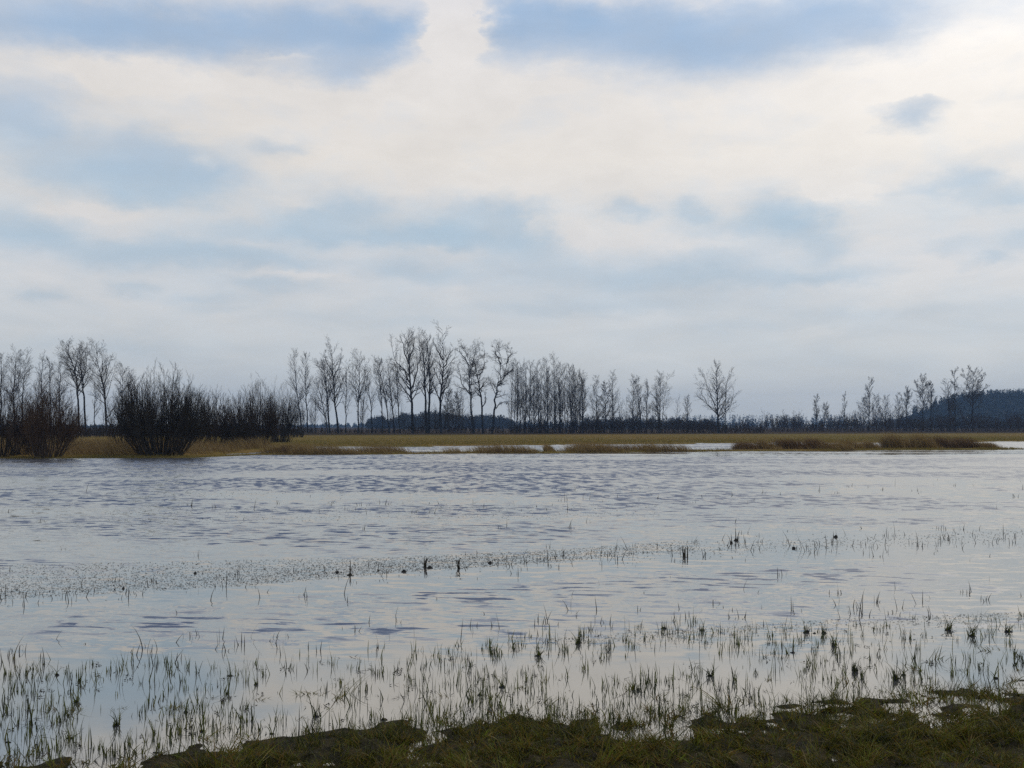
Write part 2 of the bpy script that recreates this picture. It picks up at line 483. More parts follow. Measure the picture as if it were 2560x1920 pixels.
def water_mat():
    m, t, out = new_mat('flood_water')
    pos = t.node('ShaderNodeNewGeometry').outputs['Position']
    x, y, z = t.sep(pos)
    sh = t.comb(t.m('ADD', x, t.m('MULTIPLY', y, 0.10)), t.m('ADD', y, t.m('MULTIPLY', x, 0.09)), 0.0)
    # ripples of three sizes, crests lying across the view
    a = t.noise(t.v('MULTIPLY', sh, (2.1, 6.2, 1)), 1.0, 4, 0.55, Distortion=0.3)
    b = t.noise(t.v('MULTIPLY', sh, (2.4, 2.2, 1)), 1.0, 4, 0.55, Distortion=0.3)
    c = t.noise(t.v('MULTIPLY', sh, (6.0, 22.0, 1)), 1.0, 2, 0.5)
    e = t.noise(t.v('MULTIPLY', sh, (2.2, 0.95, 1)), 1.0, 4, 0.6)
    # where the wind touches the water
    patch = t.noise(t.v('MULTIPLY', sh, (0.10, 0.22, 1)), 1.0, 3, 0.55)
    pm = t.smooth(patch, 0.36, 0.58)
    # sheltered among the near grass and behind the drift line
    shore = t.m('ADD', 7.6, t.m('MULTIPLY', x, 0.02))
    near = t.smooth(y, shore, t.m('ADD', shore, 2.2))
    line = t.m('ADD', 11.9, t.m('MULTIPLY', x, 0.42))
    dl = t.m('SUBTRACT', y, line)
    lee = t.m('MULTIPLY', t.smooth(dl, -1.0, 0.2), t.smooth(dl, 1.5, 4.5, 1.0, 0.0))
    lee = t.m('SUBTRACT', 1.0, t.m('MULTIPLY', lee, 0.75))
    still = t.m('MULTIPLY', t.smooth(t.m('SUBTRACT', y, t.m('MULTIPLY', x, 0.26)), 54.0, 58.0), t.smooth(x, -9.0, 2.0))
    still = t.m('MULTIPLY', still, t.smooth(y, 82.0, 88.0, 1.0, 0.0))
    stn = t.noise(t.v('MULTIPLY', sh, (0.03, 0.5, 1)), 1.0, 3)
    still = t.m('MULTIPLY', still, t.smooth(stn, 0.38, 0.5))
    calm = t.m('SUBTRACT', 1.0, t.m('MULTIPLY', still, 0.93))
    amp = t.m('MULTIPLY', t.m('MULTIPLY', near, lee), calm)
    amp2 = t.m('MULTIPLY', amp, t.m('ADD', 0.22, t.m('MULTIPLY', pm, 0.9)))
    fardamp = t.smooth(y, 12.0, 40.0, 1.0, 0.7)
    # slopes of the ripples: mostly gentle, with lens shaped faces turned up towards the near shore
    la = t.m('MULTIPLY', t.smooth(a, 0.48, 0.62), t.m('MULTIPLY', amp2, t.smooth(y, 18.0, 34.0, 0.27, 0.10)))
    lb = t.m('MULTIPLY', t.smooth(b, 0.48, 0.61), t.m('MULTIPLY', amp2, t.smooth(y, 12.0, 26.0, 0.04, 0.27)))
    le = t.m('MULTIPLY', t.smooth(e, 0.47, 0.60), t.m('MULTIPLY', amp2, t.smooth(y, 20.0, 34.0, 0.0, 0.26)))
    fi = t.m('MULTIPLY', t.m('SUBTRACT', c, 0.5), t.m('MULTIPLY', t.m('ADD', amp, 0.04), t.smooth(y, 14.0, 34.0, 0.17, 0.05)))
    mean = t.m('MULTIPLY', amp, t.smooth(y, 16.0, 45.0, 0.010, 0.060))
    sy = t.m('MINIMUM', t.m('ADD', t.m('ADD', la, lb), t.m('ADD', t.m('ADD', le, fi), mean)), 0.31)
    sx = t.m('MULTIPLY', t.m('SUBTRACT', t.noise(t.v('MULTIPLY', sh, (1.3, 1.9, 1)), 1.0, 2), 0.5), t.m('MULTIPLY', amp, 0.12))
    nrm = t.v('NORMALIZE', t.comb(sx, t.m('MULTIPLY', sy, -1.0), 1.0))
    gl = t.node('ShaderNodeBsdfGlossy')
    gl.inputs['Color'].default_value = (0.91, 0.90, 0.86, 1)
    t.put(gl.inputs['Roughness'], t.m('MULTIPLY', t.smooth(y, 10.0, 45.0, 0.015, 0.20), t.m('SUBTRACT', 1.0, t.m('MULTIPLY', still, 0.85))))
    t.l.new(nrm, gl.inputs['Normal'])
    df = t.node('ShaderNodeBsdfDiffuse')
    mur = t.noise(t.v('MULTIPLY', sh, (0.3, 0.6, 1)), 1.0, 3)
    t.put(df.inputs['Color'], t.ramp(mur, [(0.3, (0.120, 0.116, 0.108)), (0.7, (0.14, 0.132, 0.115))]))
    fr = t.node('ShaderNodeFresnel')
    fr.inputs['IOR'].default_value = 2.1
    t.l.new(nrm, fr.inputs['Normal'])
    mx = t.node('ShaderNodeMixShader')
    t.put(mx.inputs[0], t.m('ADD', 0.31, t.m('MULTIPLY', fr.outputs[0], 0.69)))
    t.l.new(df.outputs[0], mx.inputs[1])
    t.l.new(gl.outputs[0], mx.inputs[2])
    t.l.new(mx.outputs[0], out.inputs[0])
    return m


# ------------------------------------------------------------------ ground and water
def grid(ys, ts, half):
    Y = np.repeat(ys, len(ts))
    X = np.tile(ts, len(ys)) * np.repeat(half(ys), len(ts))
    n, k = len(ys), len(ts)
    i = (np.arange(n - 1)[:, None] * k + np.arange(k - 1)[None, :]).ravel()
    return X, Y, np.stack([i, i + 1, i + k + 1, i + k], 1)


ys = np.concatenate([np.linspace(-25, 3, 15)[:-1], np.arange(3, 9, 0.045), np.arange(9, 12, 0.3), np.arange(12, 52, 4.0),
                     np.arange(52, 125, 0.45), np.arange(125, 260, 4.0), np.geomspace(260, 2150, 24)])
s = np.linspace(-1, 1, 641)
X, Y, F = grid(ys, np.sign(s) * np.abs(s) ** 1.7, lambda y: 14 + np.abs(y) * 1.3)
Z = ground_z(X, Y)
g = mesh_obj('ground', np.stack([X, Y, Z], 1), F, ground_mat(), smooth=True)
tag(g, 'soggy near bank, meadow and dark winter fields', 'ground', kind='structure')

X, Y, F = grid(np.array([-24.0, 8, 30, 60, 135]), np.linspace(-1, 1, 9), lambda y: 12 + np.abs(y) * 1.25)
w = mesh_obj('water', np.stack([X, Y, np.zeros_like(X)], 1), F, water_mat())
tag(w, 'grey rippled flood water across the meadow', 'water', kind='structure')


# ------------------------------------------------------------------ blades of grass
def blades(name, P, h, wd, mat, lean=0.25, leandir=None, bend=0.5, seg=3, seed=0, parent=None, origin=(0, 0, 0), kink=0.0):
    """tapered blades rooted at P: every blade its own little strip"""
    rng = np.random.default_rng(seed)
    n = len(P)
    th = rng.uniform(0, 2 * np.pi, n) if leandir is None else leandir
    L = np.abs(rng.normal(0, lean, n)) if leandir is None else np.abs(rng.normal(lean, lean * 0.5, n))
    D = np.stack([np.cos(th), np.sin(th)], 1)
    yaw = rng.uniform(0, np.pi, n)
    S = np.stack([np.cos(yaw), np.sin(yaw)], 1)
    bd = rng.uniform(0, bend, n)
    rows = []
    for k in range(seg + 1):
        f = k / seg
        off = (L * f + bd * f ** 2.2) * h
        zz = h * f * (1 - 0.35 * bd * f)
        if kink:
            kk = (rng.random(n) < kink) if k == 0 else kk
            if f > 0.6:
                off = np.where(kk, off + 0.55 * h * (f - 0.5), off)
                zz = np.where(kk, h * (0.6 - 0.7 * (f - 0.6)), zz)
        c = np.empty((n, 3))
        c[:, :2] = P[:, :2] + D * off[:, None]
        c[:, 2] = P[:, 2] + zz
        wk = wd * (1 - f) ** 0.7 * 0.5
        if k < seg:
            e = np.zeros((n, 3))
            e[:, :2] = S * wk[:, None]
            rows += [c - e, c + e]
        else:
            rows.append(c)
    V = np.stack(rows, 1).reshape(-1, 3) - np.array(origin)
    m = 2 * seg + 1
    b = (np.arange(n) * m)[:, None]
    quads = np.concatenate([b + np.array([[2 * k, 2 * k + 1, 2 * k + 3, 2 * k + 2]]) for k in range(seg - 1)]) if seg > 1 else np.zeros((0, 4), int)
    tris = b + np.array([[2 * seg - 2, 2 * seg - 1, 2 * seg]])
    return mesh_obj(name, V, [quads, tris] if seg > 1 else [tris], mat, parent)


rng = np.random.default_rng(5)
# the near bank: matted turf, in little tussocks
N = 30000
tx = rng.uniform(-5.6, 6.2, N)
ty = rng.uniform(3.8, 8.3, N)
tz = ground_z(tx, ty)
d = np.interp(tx, NSX, NSY) - ty
cl = fbm(tx * 3.1, ty * 3.1, 21, 3)
keep = ((tz > -0.006) | ((tz > -0.03) & (rng.random(N) < 0.35))) & (rng.random(N) < np.clip(0.55 + d * 0.9, 0.04, 1.0)) & (rng.random(N) < np.clip((cl - 0.30) * 5, np.where(np.abs(d - 0.1) < 0.45, 0.6, 0.22), 1))
tz = np.maximum(tz, -0.004)
tx, ty, tz, cl = tx[keep], ty[keep], tz[keep], cl[keep]
n = len(tx)
per = 15
idx = np.repeat(np.arange(n), per)
jx, jy = rng.normal(0, 0.024, (2, n * per))
size = (rng.gamma(2.5, 0.4, n) * (0.55 + 0.8 * cl))[idx]
hh = rng.uniform(0.022, 0.058, n * per) * size
P = np.stack([tx[idx] + jx, ty[idx] + jy, tz[idx] - 0.004], 1)
comb_ = (rng.uniform(0, 2 * np.pi, n))[idx] + rng.normal(0, 0.9, n * per)
o = blades('bank_grass', P, hh, rng.uniform(0.004, 0.010, n * per), M['turf'], lean=0.8, leandir=comb_, bend=1.1, seed=6)
tag(o, 'matted olive and brown grass covering the near bank', 'grass', kind='stuff')
# taller blades standing out of it
N = 9000
px = rng.uniform(-5.5, 6.0, N)
d = rng.gamma(1.6, 0.42, N) - 0.55
py = np.interp(px, NSX, NSY) - d
gz = ground_z(px, py)
keep = (gz > -0.05) & (fbm(px * 2.0, py * 2.0, 41, 3) > 0.47)
px, py, gz = px[keep], py[keep], gz[keep]
hh = rng.gamma(3.0, 0.018, len(px)) + 0.025
o = blades('tall_grass', np.stack([px, py, gz - 0.004], 1), np.minimum(hh, 0.2), rng.uniform(0.003, 0.006, len(px)), M['water_grass'], lean=0.35, bend=0.6, seed=7)
tag(o, 'taller dark blades standing along the edge of the near bank', 'grass', kind='stuff')

# emergent grass in the shallows
def shallow_pts(N, seed):
    r = np.random.default_rng(seed)
    out = []
    while len(out) < N:
        u, v = r.uniform(-150, 2710), r.uniform(1540, 1900)
        top = np.interp(u, [0, 600, 1000, 1300, 1700, 2100, 2560], [1668, 1660, 1650, 1590, 1560, 1575, 1535])
        if v < top + r.normal(0, 10):
            continue
        bot = np.interp(u, [0, 540, 1000, 1300, 1900, 2560], [1975, 1910, 1850, 1835, 1805, 1755])
        if v > bot:
            continue
        q = onz(u, v)
        cl = float(fbm(np.array([q.x * 2.0 + 7]), np.array([q.y * 1.3]), 31, 3)[0])
        k = (cl - 0.20) * 2.0
        if v - top < 25:
            k *= 1.3
        if u < 900 and v > 1760:
            k *= 1.4
        if r.random() < k:
            m = 1 + int(r.random() < 0.55) * int(r.integers(1, 8))
            for _ in range(m):
                out.append((q.x + r.normal(0, 0.018), q.y + r.normal(0, 0.018), -0.02))
    return np.array(out[:N])


P = shallow_pts(5600, 9)
hh = np.minimum(rng.gamma(3.0, 0.019, len(P)) + 0.025, 0.17)
o = blades('water_grass', P, hh, rng.gamma(4, 0.0012, len(P)) + 0.002, M['water_grass'], lean=0.16, bend=0.20, seed=10, kink=0.05, seg=4)
tag(o, 'dark green grass blades standing out of the shallow water before the near bank', 'grass', kind='stuff')

# flattened wisps and bits floating between them
P2 = shallow_pts(1500, 19)
P2[:, 2] = 0.003
hh = rng.uniform(0.01, 0.045, len(P2))
o = blades('floating_litter', P2, hh * 0.35, rng.uniform(0.006, 0.016, len(P2)), M['dead'], lean=2.2, bend=1.0, seed=20)
tag(o, 'bits of dead grass floating in the shallows', 'plant debris', kind='stuff')

# far stalks, scattered and along the drift line
pts, hs = [], []
r = np.random.default_rng(77)
for k in range(520):
    t_ = r.random()
    u = r.uniform(-60, 2640)
    line = np.interp(u, [0, 600, 1100, 1400, 1800, 2200, 2560], [1480, 1440, 1418, 1392, 1360, 1345, 1330])
    if t_ < 0.52:
        v = line + r.normal(8, 16)
    elif t_ < 0.68:
        v = np.interp(u, [0, 700, 1300, 1800, 2560], [1285, 1265, 1262, 1235, 1215]) + r.normal(0, 10)
    elif t_ < 0.84:
        v = r.uniform(1230, 1600)
    else:
        v = np.interp(u, [0, 800, 1300, 2560], [1655, 1615, 1575, 1500]) + r.normal(-8, 24)
    q = onz(u, v)
    mm = 1 + int(r.random() < 0.4) * int(r.integers(1, 5))
    for _ in range(mm):
        pts.append((q.x + r.normal(0, 0.05), q.y + r.normal(0, 0.05), -0.02))
        hs.append(min(0.04 + r.gamma(2.0, 0.034), 0.34) * (0.5 if (t_ < 0.52 and u < 1250) else 1.0))
pts, hs = np.array(pts), np.array(hs)
o = blades('dead_stalks', pts, hs, 0.006 + 0.00035 * pts[:, 1], M['dead'], lean=0.18, bend=0.3, seed=12, kink=0.12, seg=4)
tag(o, 'thin dark stalks scattered over the open water', 'stalks', kind='stuff')

# drift lines of floating debris
pts, wds = [], []
for k in range(34000):
    u = r.uniform(-60, 2640)
    a = r.random()
    if a < 0.62:
        top = np.interp(u, [0, 600, 1000, 1400, 1700], [1412, 1400, 1392, 1374, 1350])
        bot = np.interp(u, [0, 600, 1000, 1400, 1700], [1500, 1466, 1432, 1405, 1378])
        if u > 1750 or r.random() < (u - 1150) / 900:
            continue
        v = top + (bot - top) * r.beta(1.2, 1.1)
    elif a < 0.74:
        v = np.interp(u, [0, 1400, 2560], [1480, 1392, 1335]) + r.normal(0, 10)
    elif a < 0.86:
        v = np.interp(u, [1300, 2100, 2560], [1600, 1548, 1530]) + abs(r.normal(0, 16))
        if u < 1350:
            continue
    else:
        v = r.choice([1272, 1290, 1226]) + r.normal(0, 5) - (u - 1200) * 0.012
        if not (260 < u < 1650):
            continue
    q = onz(u, v)
    pts.append((q.x, q.y, 0.002))
    wds.append(0.006 + 0.00078 * q.y)
pts, wds = np.array(pts), np.array(wds)
o = blades('drift_debris', pts, wds * r.uniform(0.05, 0.35, len(wds)), wds * r.uniform(0.7, 2.0, len(wds)), M['dead'], lean=1.0, bend=0.5, seed=14, seg=1)
tag(o, 'line of fine dark plant debris drifting on the open water', 'plant debris', kind='stuff')


# ------------------------------------------------------------------ sods in the shallows
def lump(name, rx, ry, rz, seed, mat, parent=None):
    rx *= 0.75
    ry *= 0.45
    rz *= 0.9
    rr = random.Random(seed)
    nu, nv = 12, 6
    V, Fq = [(0, 0, rz)], []
    ph = [rr.uniform(0, 6.28) for _ in range(4)]
    for j in range(1, nv + 1):
        a = j / nv * math.pi * 0.62
        for i in range(nu):
            b = i / nu * 2 * math.pi
            k = 1 + 0.22 * math.sin(2 * b + ph[0]) + 0.14 * math.sin(3 * b + ph[1] + a * 2) + rr.uniform(-.28, .28)
            V.append((rx * math.sin(a) * math.cos(b) * k, ry * math.sin(a) * math.sin(b) * k, rz * math.cos(a) * (1 + rr.uniform(-.5, .5))))
    tri = np.array([[0, 1 + i, 1 + (i + 1) % nu] for i in range(nu)])
    qd = np.array([[1 + (j - 1) * nu + i, 1 + j * nu + i, 1 + j * nu + (i + 1) % nu, 1 + (j - 1) * nu + (i + 1) % nu]
                   for j in range(1, nv) for i in range(nu)])
    return mesh_obj(name, V, [tri, qd], mat, parent, smooth=True)


SODS = [  # column, row, half width px, half height px, blades, label
    (175, 1846, 11, 5, 3, 'rounded dark sod with a reflection, at the lower left among grass'),
    (20, 1856, 20, 3, 0, 'long flat dark sod at the left picture edge'),
    (290, 1815, 34, 5, 16, 'wide ragged sod with blades arching up, in the left shallows'),
    (505, 1829, 11, 5, 5, 'small dark sod with two leaning blades, left of the bank end'),
    (465, 1781, 9, 5, 4, 'small dark sod with short tips in the left shallows'),
    (190, 1756, 10, 7, 9, 'dark upright tuft sod near the left, under two tall blades'),
    (198, 1703, 8, 4, 3, 'little sod with a thin tip at the outer edge of the left grass'),
    (142, 1688, 7, 6, 2, 'bent dark sod at the outer edge of the left grass'),
    (575, 1690, 26, 3, 6, 'low flat sod with tips on the outer edge of the left grass'),
    (390, 1882, 12, 3, 0, 'flat dark sod close to the bottom left bank'),
    (640, 1712, 9, 6, 6, 'dark sod with twisted blades in the middle left shallows'),
    (680, 1835, 18, 3, 2, 'flat sod just off the left end of the bank'),
    (790, 1792, 20, 5, 10, 'ragged sod with a crest of blades, left of centre'),
    (960, 1800, 12, 6, 3, 'rounded dark sod standing clear of the bank left of centre'),
    (1255, 1718, 16, 6, 8, 'dark sod with curled blades in the centre shallows'),
    (1200, 1738, 9, 5, 2, 'small round sod in the centre shallows'),
    (1596, 1727, 7, 9, 3, 'tall dark pointed sod standing before the bank right of centre'),
    (1660, 1572, 10, 6, 10, 'outermost dark tuft with long leaning blades right of centre'),
    (1755, 1576, 18, 4, 8, 'low wide tuft with two leaning blades on the outer edge of the grass'),
    (2016, 1582, 12, 8, 10, 'dark spiky tuft on the outer edge of the right grass'),
    (2036, 1584, 6, 4, 0, 'small bare clod between two spiky tufts'),
    (2060, 1584, 10, 7, 7, 'second dark spiky tuft beside the small bare clod'),
    (1982, 1632, 8, 4, 0, 'lone bare clod on calm open water right of centre'),
    (2137, 1680, 11, 14, 22, 'thick dark clump with tall pointed blades, right of centre'),
    (2240, 1700, 10, 15, 22, 'thick dark green clump of broad blades at the right'),
    (2258, 1688, 10, 4, 3, 'flat dark sod right beside the thick green clump'),
    (2490, 1696, 9, 5, 4, 'small dark sod near the right picture edge'),
    (1775, 1690, 22, 4, 14, 'long low sod with a fringe of tips in the right shallows'),
    (2085, 1615, 10, 10, 22, 'tall dense dark tuft in the right grass'),
    (2370, 1575, 12, 8, 26, 'tall dense tuft on the outer edge of the grass at the far right'),
    (2430, 1590, 14, 6, 30, 'broad tuft of bright edged blades at the far right'),
    (2520, 1580, 12, 6, 18, 'dark tuft close to the right picture edge'),
    (1445, 1610, 9, 10, 18, 'tall dark tuft in the centre grass'),
    (1345, 1640, 12, 5, 18, 'loose tuft of short blades in the centre grass'),
]
for i, (u, v, a, b, nb, lab) in enumerate(SODS):
    a, b = min(a, 12) * 0.8, b * 0.8
    q = onz(u, v)
    sc = q.length / FPX
    root = empty('grass_sod' if nb else 'mud_clod', (q.x, q.y, 0))
    tag(root, lab, 'sod' if nb else 'clod', 'sods and clods in the shallows')
    lump('clod', a * sc, a * sc * 0.8, b * sc * 0.9, 100 + i, M['mud'], root)
    if nb:
        nb = int(nb * 1.1) + 3
        rr = np.random.default_rng(200 + i)
        Pb = np.stack([rr.normal(0, a * sc * 0.45, nb), rr.normal(0, a * sc * 0.35, nb), np.full(nb, b * sc * 0.2)], 1)
        blades('blades', Pb, rr.gamma(3, 0.022, nb) + 0.02, rr.uniform(0.004, 0.010, nb), M['water_grass'], lean=0.3, bend=0.5, seed=300 + i, parent=root, seg=4)

# the bent stalk and hummock on the drift line, and its small neighbours
DRIFT = [(1062, 1418, 8, 1, 'bent reed stalk standing over its hummock on the drift line'),
         (1075, 1420, 14, 0, 'rounded dark hummock beside the bent reed stalk'),
         (875, 1438, 14, 0, 'dark lump with a raised tip on the drift line, left of the bent stalk'),
         (1010, 1430, 12, 0, 'long low dark lump just left of the bent stalk'),
         (843, 1432, 8, 0, 'small pointed lump at the left of the drift line'),
         (1148, 1422, 7, 1, 'looped dead stalk right of the bent stalk'),
         (1225, 1408, 9, 0, 'small dark lump on the drift line right of the looped stalk'),
         (488, 1434, 9, 0, 'flat dark lump in the fine debris at the left'),
         (308, 1472, 7, 0, 'tilted dark chip at the left end of the drift line'),
         (1840, 1352, 12, 0, 'dark lump with a spike on the water right of centre'),
         (1828, 1358, 8, 0, 'small dark lump touching the spiked one'),
         (1985, 1372, 9, 0, 'dark lump with a point, far right of the drift line'),
         (1712, 1393, 12, 1, 'curled basket of dead stalks right of centre'),
         (2090, 1343, 12, 0, 'long flat dark lump in the stalks at the right')]
for i, (u, v, a, stalk, lab) in enumerate(DRIFT):
    q = onz(u, v)
    sc = q.length / FPX
    a *= 0.6
    root = empty('bent_stalk' if stalk else 'debris_lump', (q.x, q.y, 0))
    tag(root, lab, 'dead stalk' if stalk else 'clump', 'clumps on the drift line')
    lump('hummock', a * sc, a * sc * 0.7, 5 * sc if not stalk else 2 * sc, 400 + i, M['mud'], root)
    if stalk or 'spike' in lab or 'tip' in lab:
        nb = 5 if stalk else 2
        rr = np.random.default_rng(500 + i)
        Pb = np.stack([rr.normal(0, a * sc * 0.4, nb), rr.normal(0, a * sc * 0.3, nb), np.zeros(nb)], 1)
        blades('stalk', Pb, rr.uniform(0.16, 0.26, nb), np.full(nb, 0.02), M['dead'], lean=0.2, bend=0.5, seed=600 + i, parent=root, kink=0.9 if stalk else 0, seg=5)


# ------------------------------------------------------------------ far bank: reeds and grass
def bank_blades(name, N, ufn, qlo, qhi, hlo, hhi, mat, label, seed, wfac=0.0009, lean=0.45, cat='reeds', cut=0.42, fq=0.35):
    r = np.random.default_rng(seed)
    x = r.uniform(*ufn, N)
    q = qlo + (qhi - qlo) * r.random(N)
    y = np.interp(x, LFX, LFY) + q
    c = fbm(x * fq, y * fq, seed, 3)
    keep = r.random(N) < np.clip((c - cut) * 6, 0.02, 1)
    x, y, c = x[keep], y[keep], c[keep]
    z = np.maximum(ground_z(x, y), -0.05)
    h = r.uniform(hlo, hhi, len(x)) * (0.6 + 0.9 * np.clip((c - cut) * 4, 0, 1))
    th = np.pi + r.normal(0, 0.5, len(x))
    o = blades(name, np.stack([x, y, z], 1), h, wfac * y * r.uniform(0.5, 1.3, len(x)) * 0.3, mat, lean=lean, leandir=th, bend=0.5, seed=seed)
    tag(o, label, cat, kind='stuff')


bank_blades('bank_reeds', 52000, (-17, 26), 0.2, 4.5, 0.14, 0.60, M['reed'], 'thin brown reeds leaning along the narrow bank across the water', 51)
bank_blades('bank_turf', 30000, (-60, 42), 0.0, 1.3, 0.05, 0.13, M['field_grass'], 'low olive grass on the water edge of the narrow bank', 52, cut=0.2, cat='grass')
bank_blades('dry_grass', 60000, (-46, -18.5), 1.5, 22, 0.25, 0.75, M['reed'], 'dry yellow grass on the left bank between the willow bushes', 53, cut=0.36, cat='grass')

CL = [  # reed clumps on the right: column, row of foot, half width px, top row, dark?, label
    (1375, 1130, 13, 1100, 0, 'small leaning tuft of pale reeds on the narrow bank near the middle'),
    (715, 1136, 22, 1110, 1, 'brown reed tuft at the left end of the narrow bank'),
    (1875, 1124, 34, 1096, 1, 'first low rounded reed clump of the right bank, the leftmost'),
    (1925, 1124, 26, 1090, 0, 'ochre reed clump filling the notch beside the leftmost one'),
    (1985, 1124, 42, 1087, 1, 'dark brown reed clump, second large one from the left'),
    (2055, 1124, 36, 1092, 1, 'dark rusty reed clump before the first gap of water'),
    (2140, 1123, 40, 1090, 1, 'broad dark reed clump just left of the white water gap'),
    (2185, 1123, 22, 1097, 0, 'low sloping reed clump touching the white water gap'),
    (2255, 1122, 38, 1078, 0, 'tall pale feathery reed clump right of the white water gap'),
    (2315, 1122, 38, 1076, 0, 'tallest pale reed clump with feathery heads'),
    (2375, 1121, 36, 1084, 1, 'dark reed clump right of the tallest pale one'),
    (2430, 1121, 32, 1086, 1, 'dense brown reed clump near the right end'),
    (2480, 1122, 26, 1098, 0, 'last thin reed clump at the right end of the bank'),
]
for i, (u, v, hw, top, dark, lab) in enumerate(CL):
    q = onz(u, v, 0.0)
    sc = q.y / FPX
    q.y += 1.0
    root = empty('reed_clump', (q.x, q.y, 0))
    tag(root, lab, 'reeds', 'reed clumps on the far bank')
    rr = np.random.default_rng(700 + i)
    n = int(78 * hw)
    x = rr.normal(0, hw * sc * 0.55, n)
    y = rr.normal(0, 0.7, n)
    k = np.exp(-(x / (hw * sc)) ** 4 * 0.9) * (0.72 + 0.5 * vnoise(x * 2.5 + i * 9, y * 0 + i, 5))
    hmax = (v - top) * sc
    h = hmax * k * rr.uniform(0.35, 1.0, n) * np.where(rr.random(n) < 0.05, 1.2, 1)
    z = np.clip(ground_z(q.x + x, q.y + y), -0.05, 1)
    th = np.pi + rr.normal(0, 0.7, n)
    blades('stems', np.stack([x, y, z], 1), h, rr.uniform(0.012, 0.03, n), M['reed_dark' if (dark and i % 3) else 'reed'], lean=0.42, leandir=th, bend=0.45, seed=720 + i, parent=root)

# meadow grass standing on the field, only its nearer part can be told from the soil
r = np.random.default_rng(81)
N = 60000
x = r.uniform(-60, 95, N)
y = np.interp(x, FFX, FFY) + r.gamma(1.5, 14, N)
z = ground_z(x, y)
k = z > 0.02
x, y, z = x[k], y[k], z[k]
o = blades('meadow_grass', np.stack([x, y, z - 0.01], 1), r.uniform(0.04, 0.16, len(x)), r.uniform(0.03, 0.10, len(x)), M['field_grass'], lean=0.4, bend=0.6, seed=82, seg=2)
tag(o, 'ochre and olive meadow grass beyond the flooded strip', 'grass', kind='stuff')


# ------------------------------------------------------------------ trees
class Segs:
    def __init__(self):
        self.a = []

    def line(self, pts, r0, r1):
        n = len(pts) - 1
        for i in range(n):
            self.a.append((*pts[i], *pts[i + 1], r0 + (r1 - r0) * i / n, r0 + (r1 - r0) * (i + 1) / n))

    def build(self, name, mat, parent=None, k=3, origin=(0, 0, 0)):
        A = np.array(self.a)
        p0, p1 = A[:, :3] - np.array(origin), A[:, 3:6] - np.array(origin)
        d = p1 - p0
        L = np.linalg.norm(d, axis=1, keepdims=True) + 1e-9
        d /= L
        p1 = p1 + d * A[:, 7:8] * 0.4
        ref = np.where(np.abs(d[:, 2:3]) > 0.8, np.array([[1.0, 0, 0]]), np.array([[0, 0, 1.0]]))
        u = np.cross(d, ref)
        u /= np.linalg.norm(u, axis=1, keepdims=True)
        v = np.cross(d, u)
        rows = []
        for p, rr in ((p0, A[:, 6:7]), (p1, A[:, 7:8])):
            for j in range(k):
                an = 2 * math.pi * j / k
                rows.append(p + rr * (u * math.cos(an) + v * math.sin(an)))
        V = np.stack(rows, 1).reshape(-1, 3)
        b = (np.arange(len(A)) * 2 * k)[:, None]
        Fq = np.concatenate([b + np.array([[j, (j + 1) % k, k + (j + 1) % k, k + j]]) for j in range(k)])
        return mesh_obj(name, V, Fq, mat, parent)


def child_line(rr, p, d, length, n, wig, up):
    pts = [p.copy()]
    d = d.normalized()
    for i in range(n):
        d = (d + Vector((rr.gauss(0, wig), rr.gauss(0, wig), rr.gauss(0, wig) * 0.6 + up / n))).normalized()
        pts.append(pts[-1] + d * (length / n))
    return pts


def at_line(pts, t):
    n = len(pts) - 1
    f = min(t * n, n - 1e-6)
    i = int(f)
    return pts[i].lerp(pts[i + 1], f - i), (pts[i + 1] - pts[i]).normalized()


def spawn(S, rr, pts, r0, levels, start, num, length, ang, up, wig, taper=0.6, rmin=0.012, ratio=0.5, lvl_num=(6, 4, 3)):
    """side shoots along a line"""
    for i in range(num):
        t = start + (1 - start) * ((i + rr.random()) / num)
        p, d = at_line(pts, min(t, 0.995))
        side = Vector((rr.gauss(0, 1), rr.gauss(0, 1), rr.gauss(0, 1)))
        side = (side - d * side.dot(d)).normalized()
        a = ang * rr.uniform(0.7, 1.3)
        cd = d * math.cos(a) + side * math.sin(a)
        tt = (t - start) / (1 - start + 1e-6)
        L = length * (1 - taper * tt) * rr.uniform(0.65, 1.2)
        rb = max(rmin, r0 * (1 - 0.75 * t) * 0.55)
        c = child_line(rr, p, cd, L, 4 if levels > 1 else (3 if levels == 1 else 2), wig, up)
        S.line(c, rb, rmin * 0.7)
        if levels > 0:
            spawn(S, rr, c, rb, levels - 1, 0.2, lvl_num[max(0, min(2 - levels, len(lvl_num) - 1))], L * ratio, ang * 0.95, up * 0.35, wig * 0.8, 0.5, rmin, ratio, lvl_num)


def wiggle(rr, pts, amp, sub=3):
    out = []
    for i in range(len(pts) - 1):
        for j in range(sub):
            q = pts[i].lerp(pts[i + 1], j / sub)
            if out:
                q = q + Vector((rr.gauss(0, amp), rr.gauss(0, amp), 0))
            out.append(q)
    out.append(pts[-1].copy())
    return out


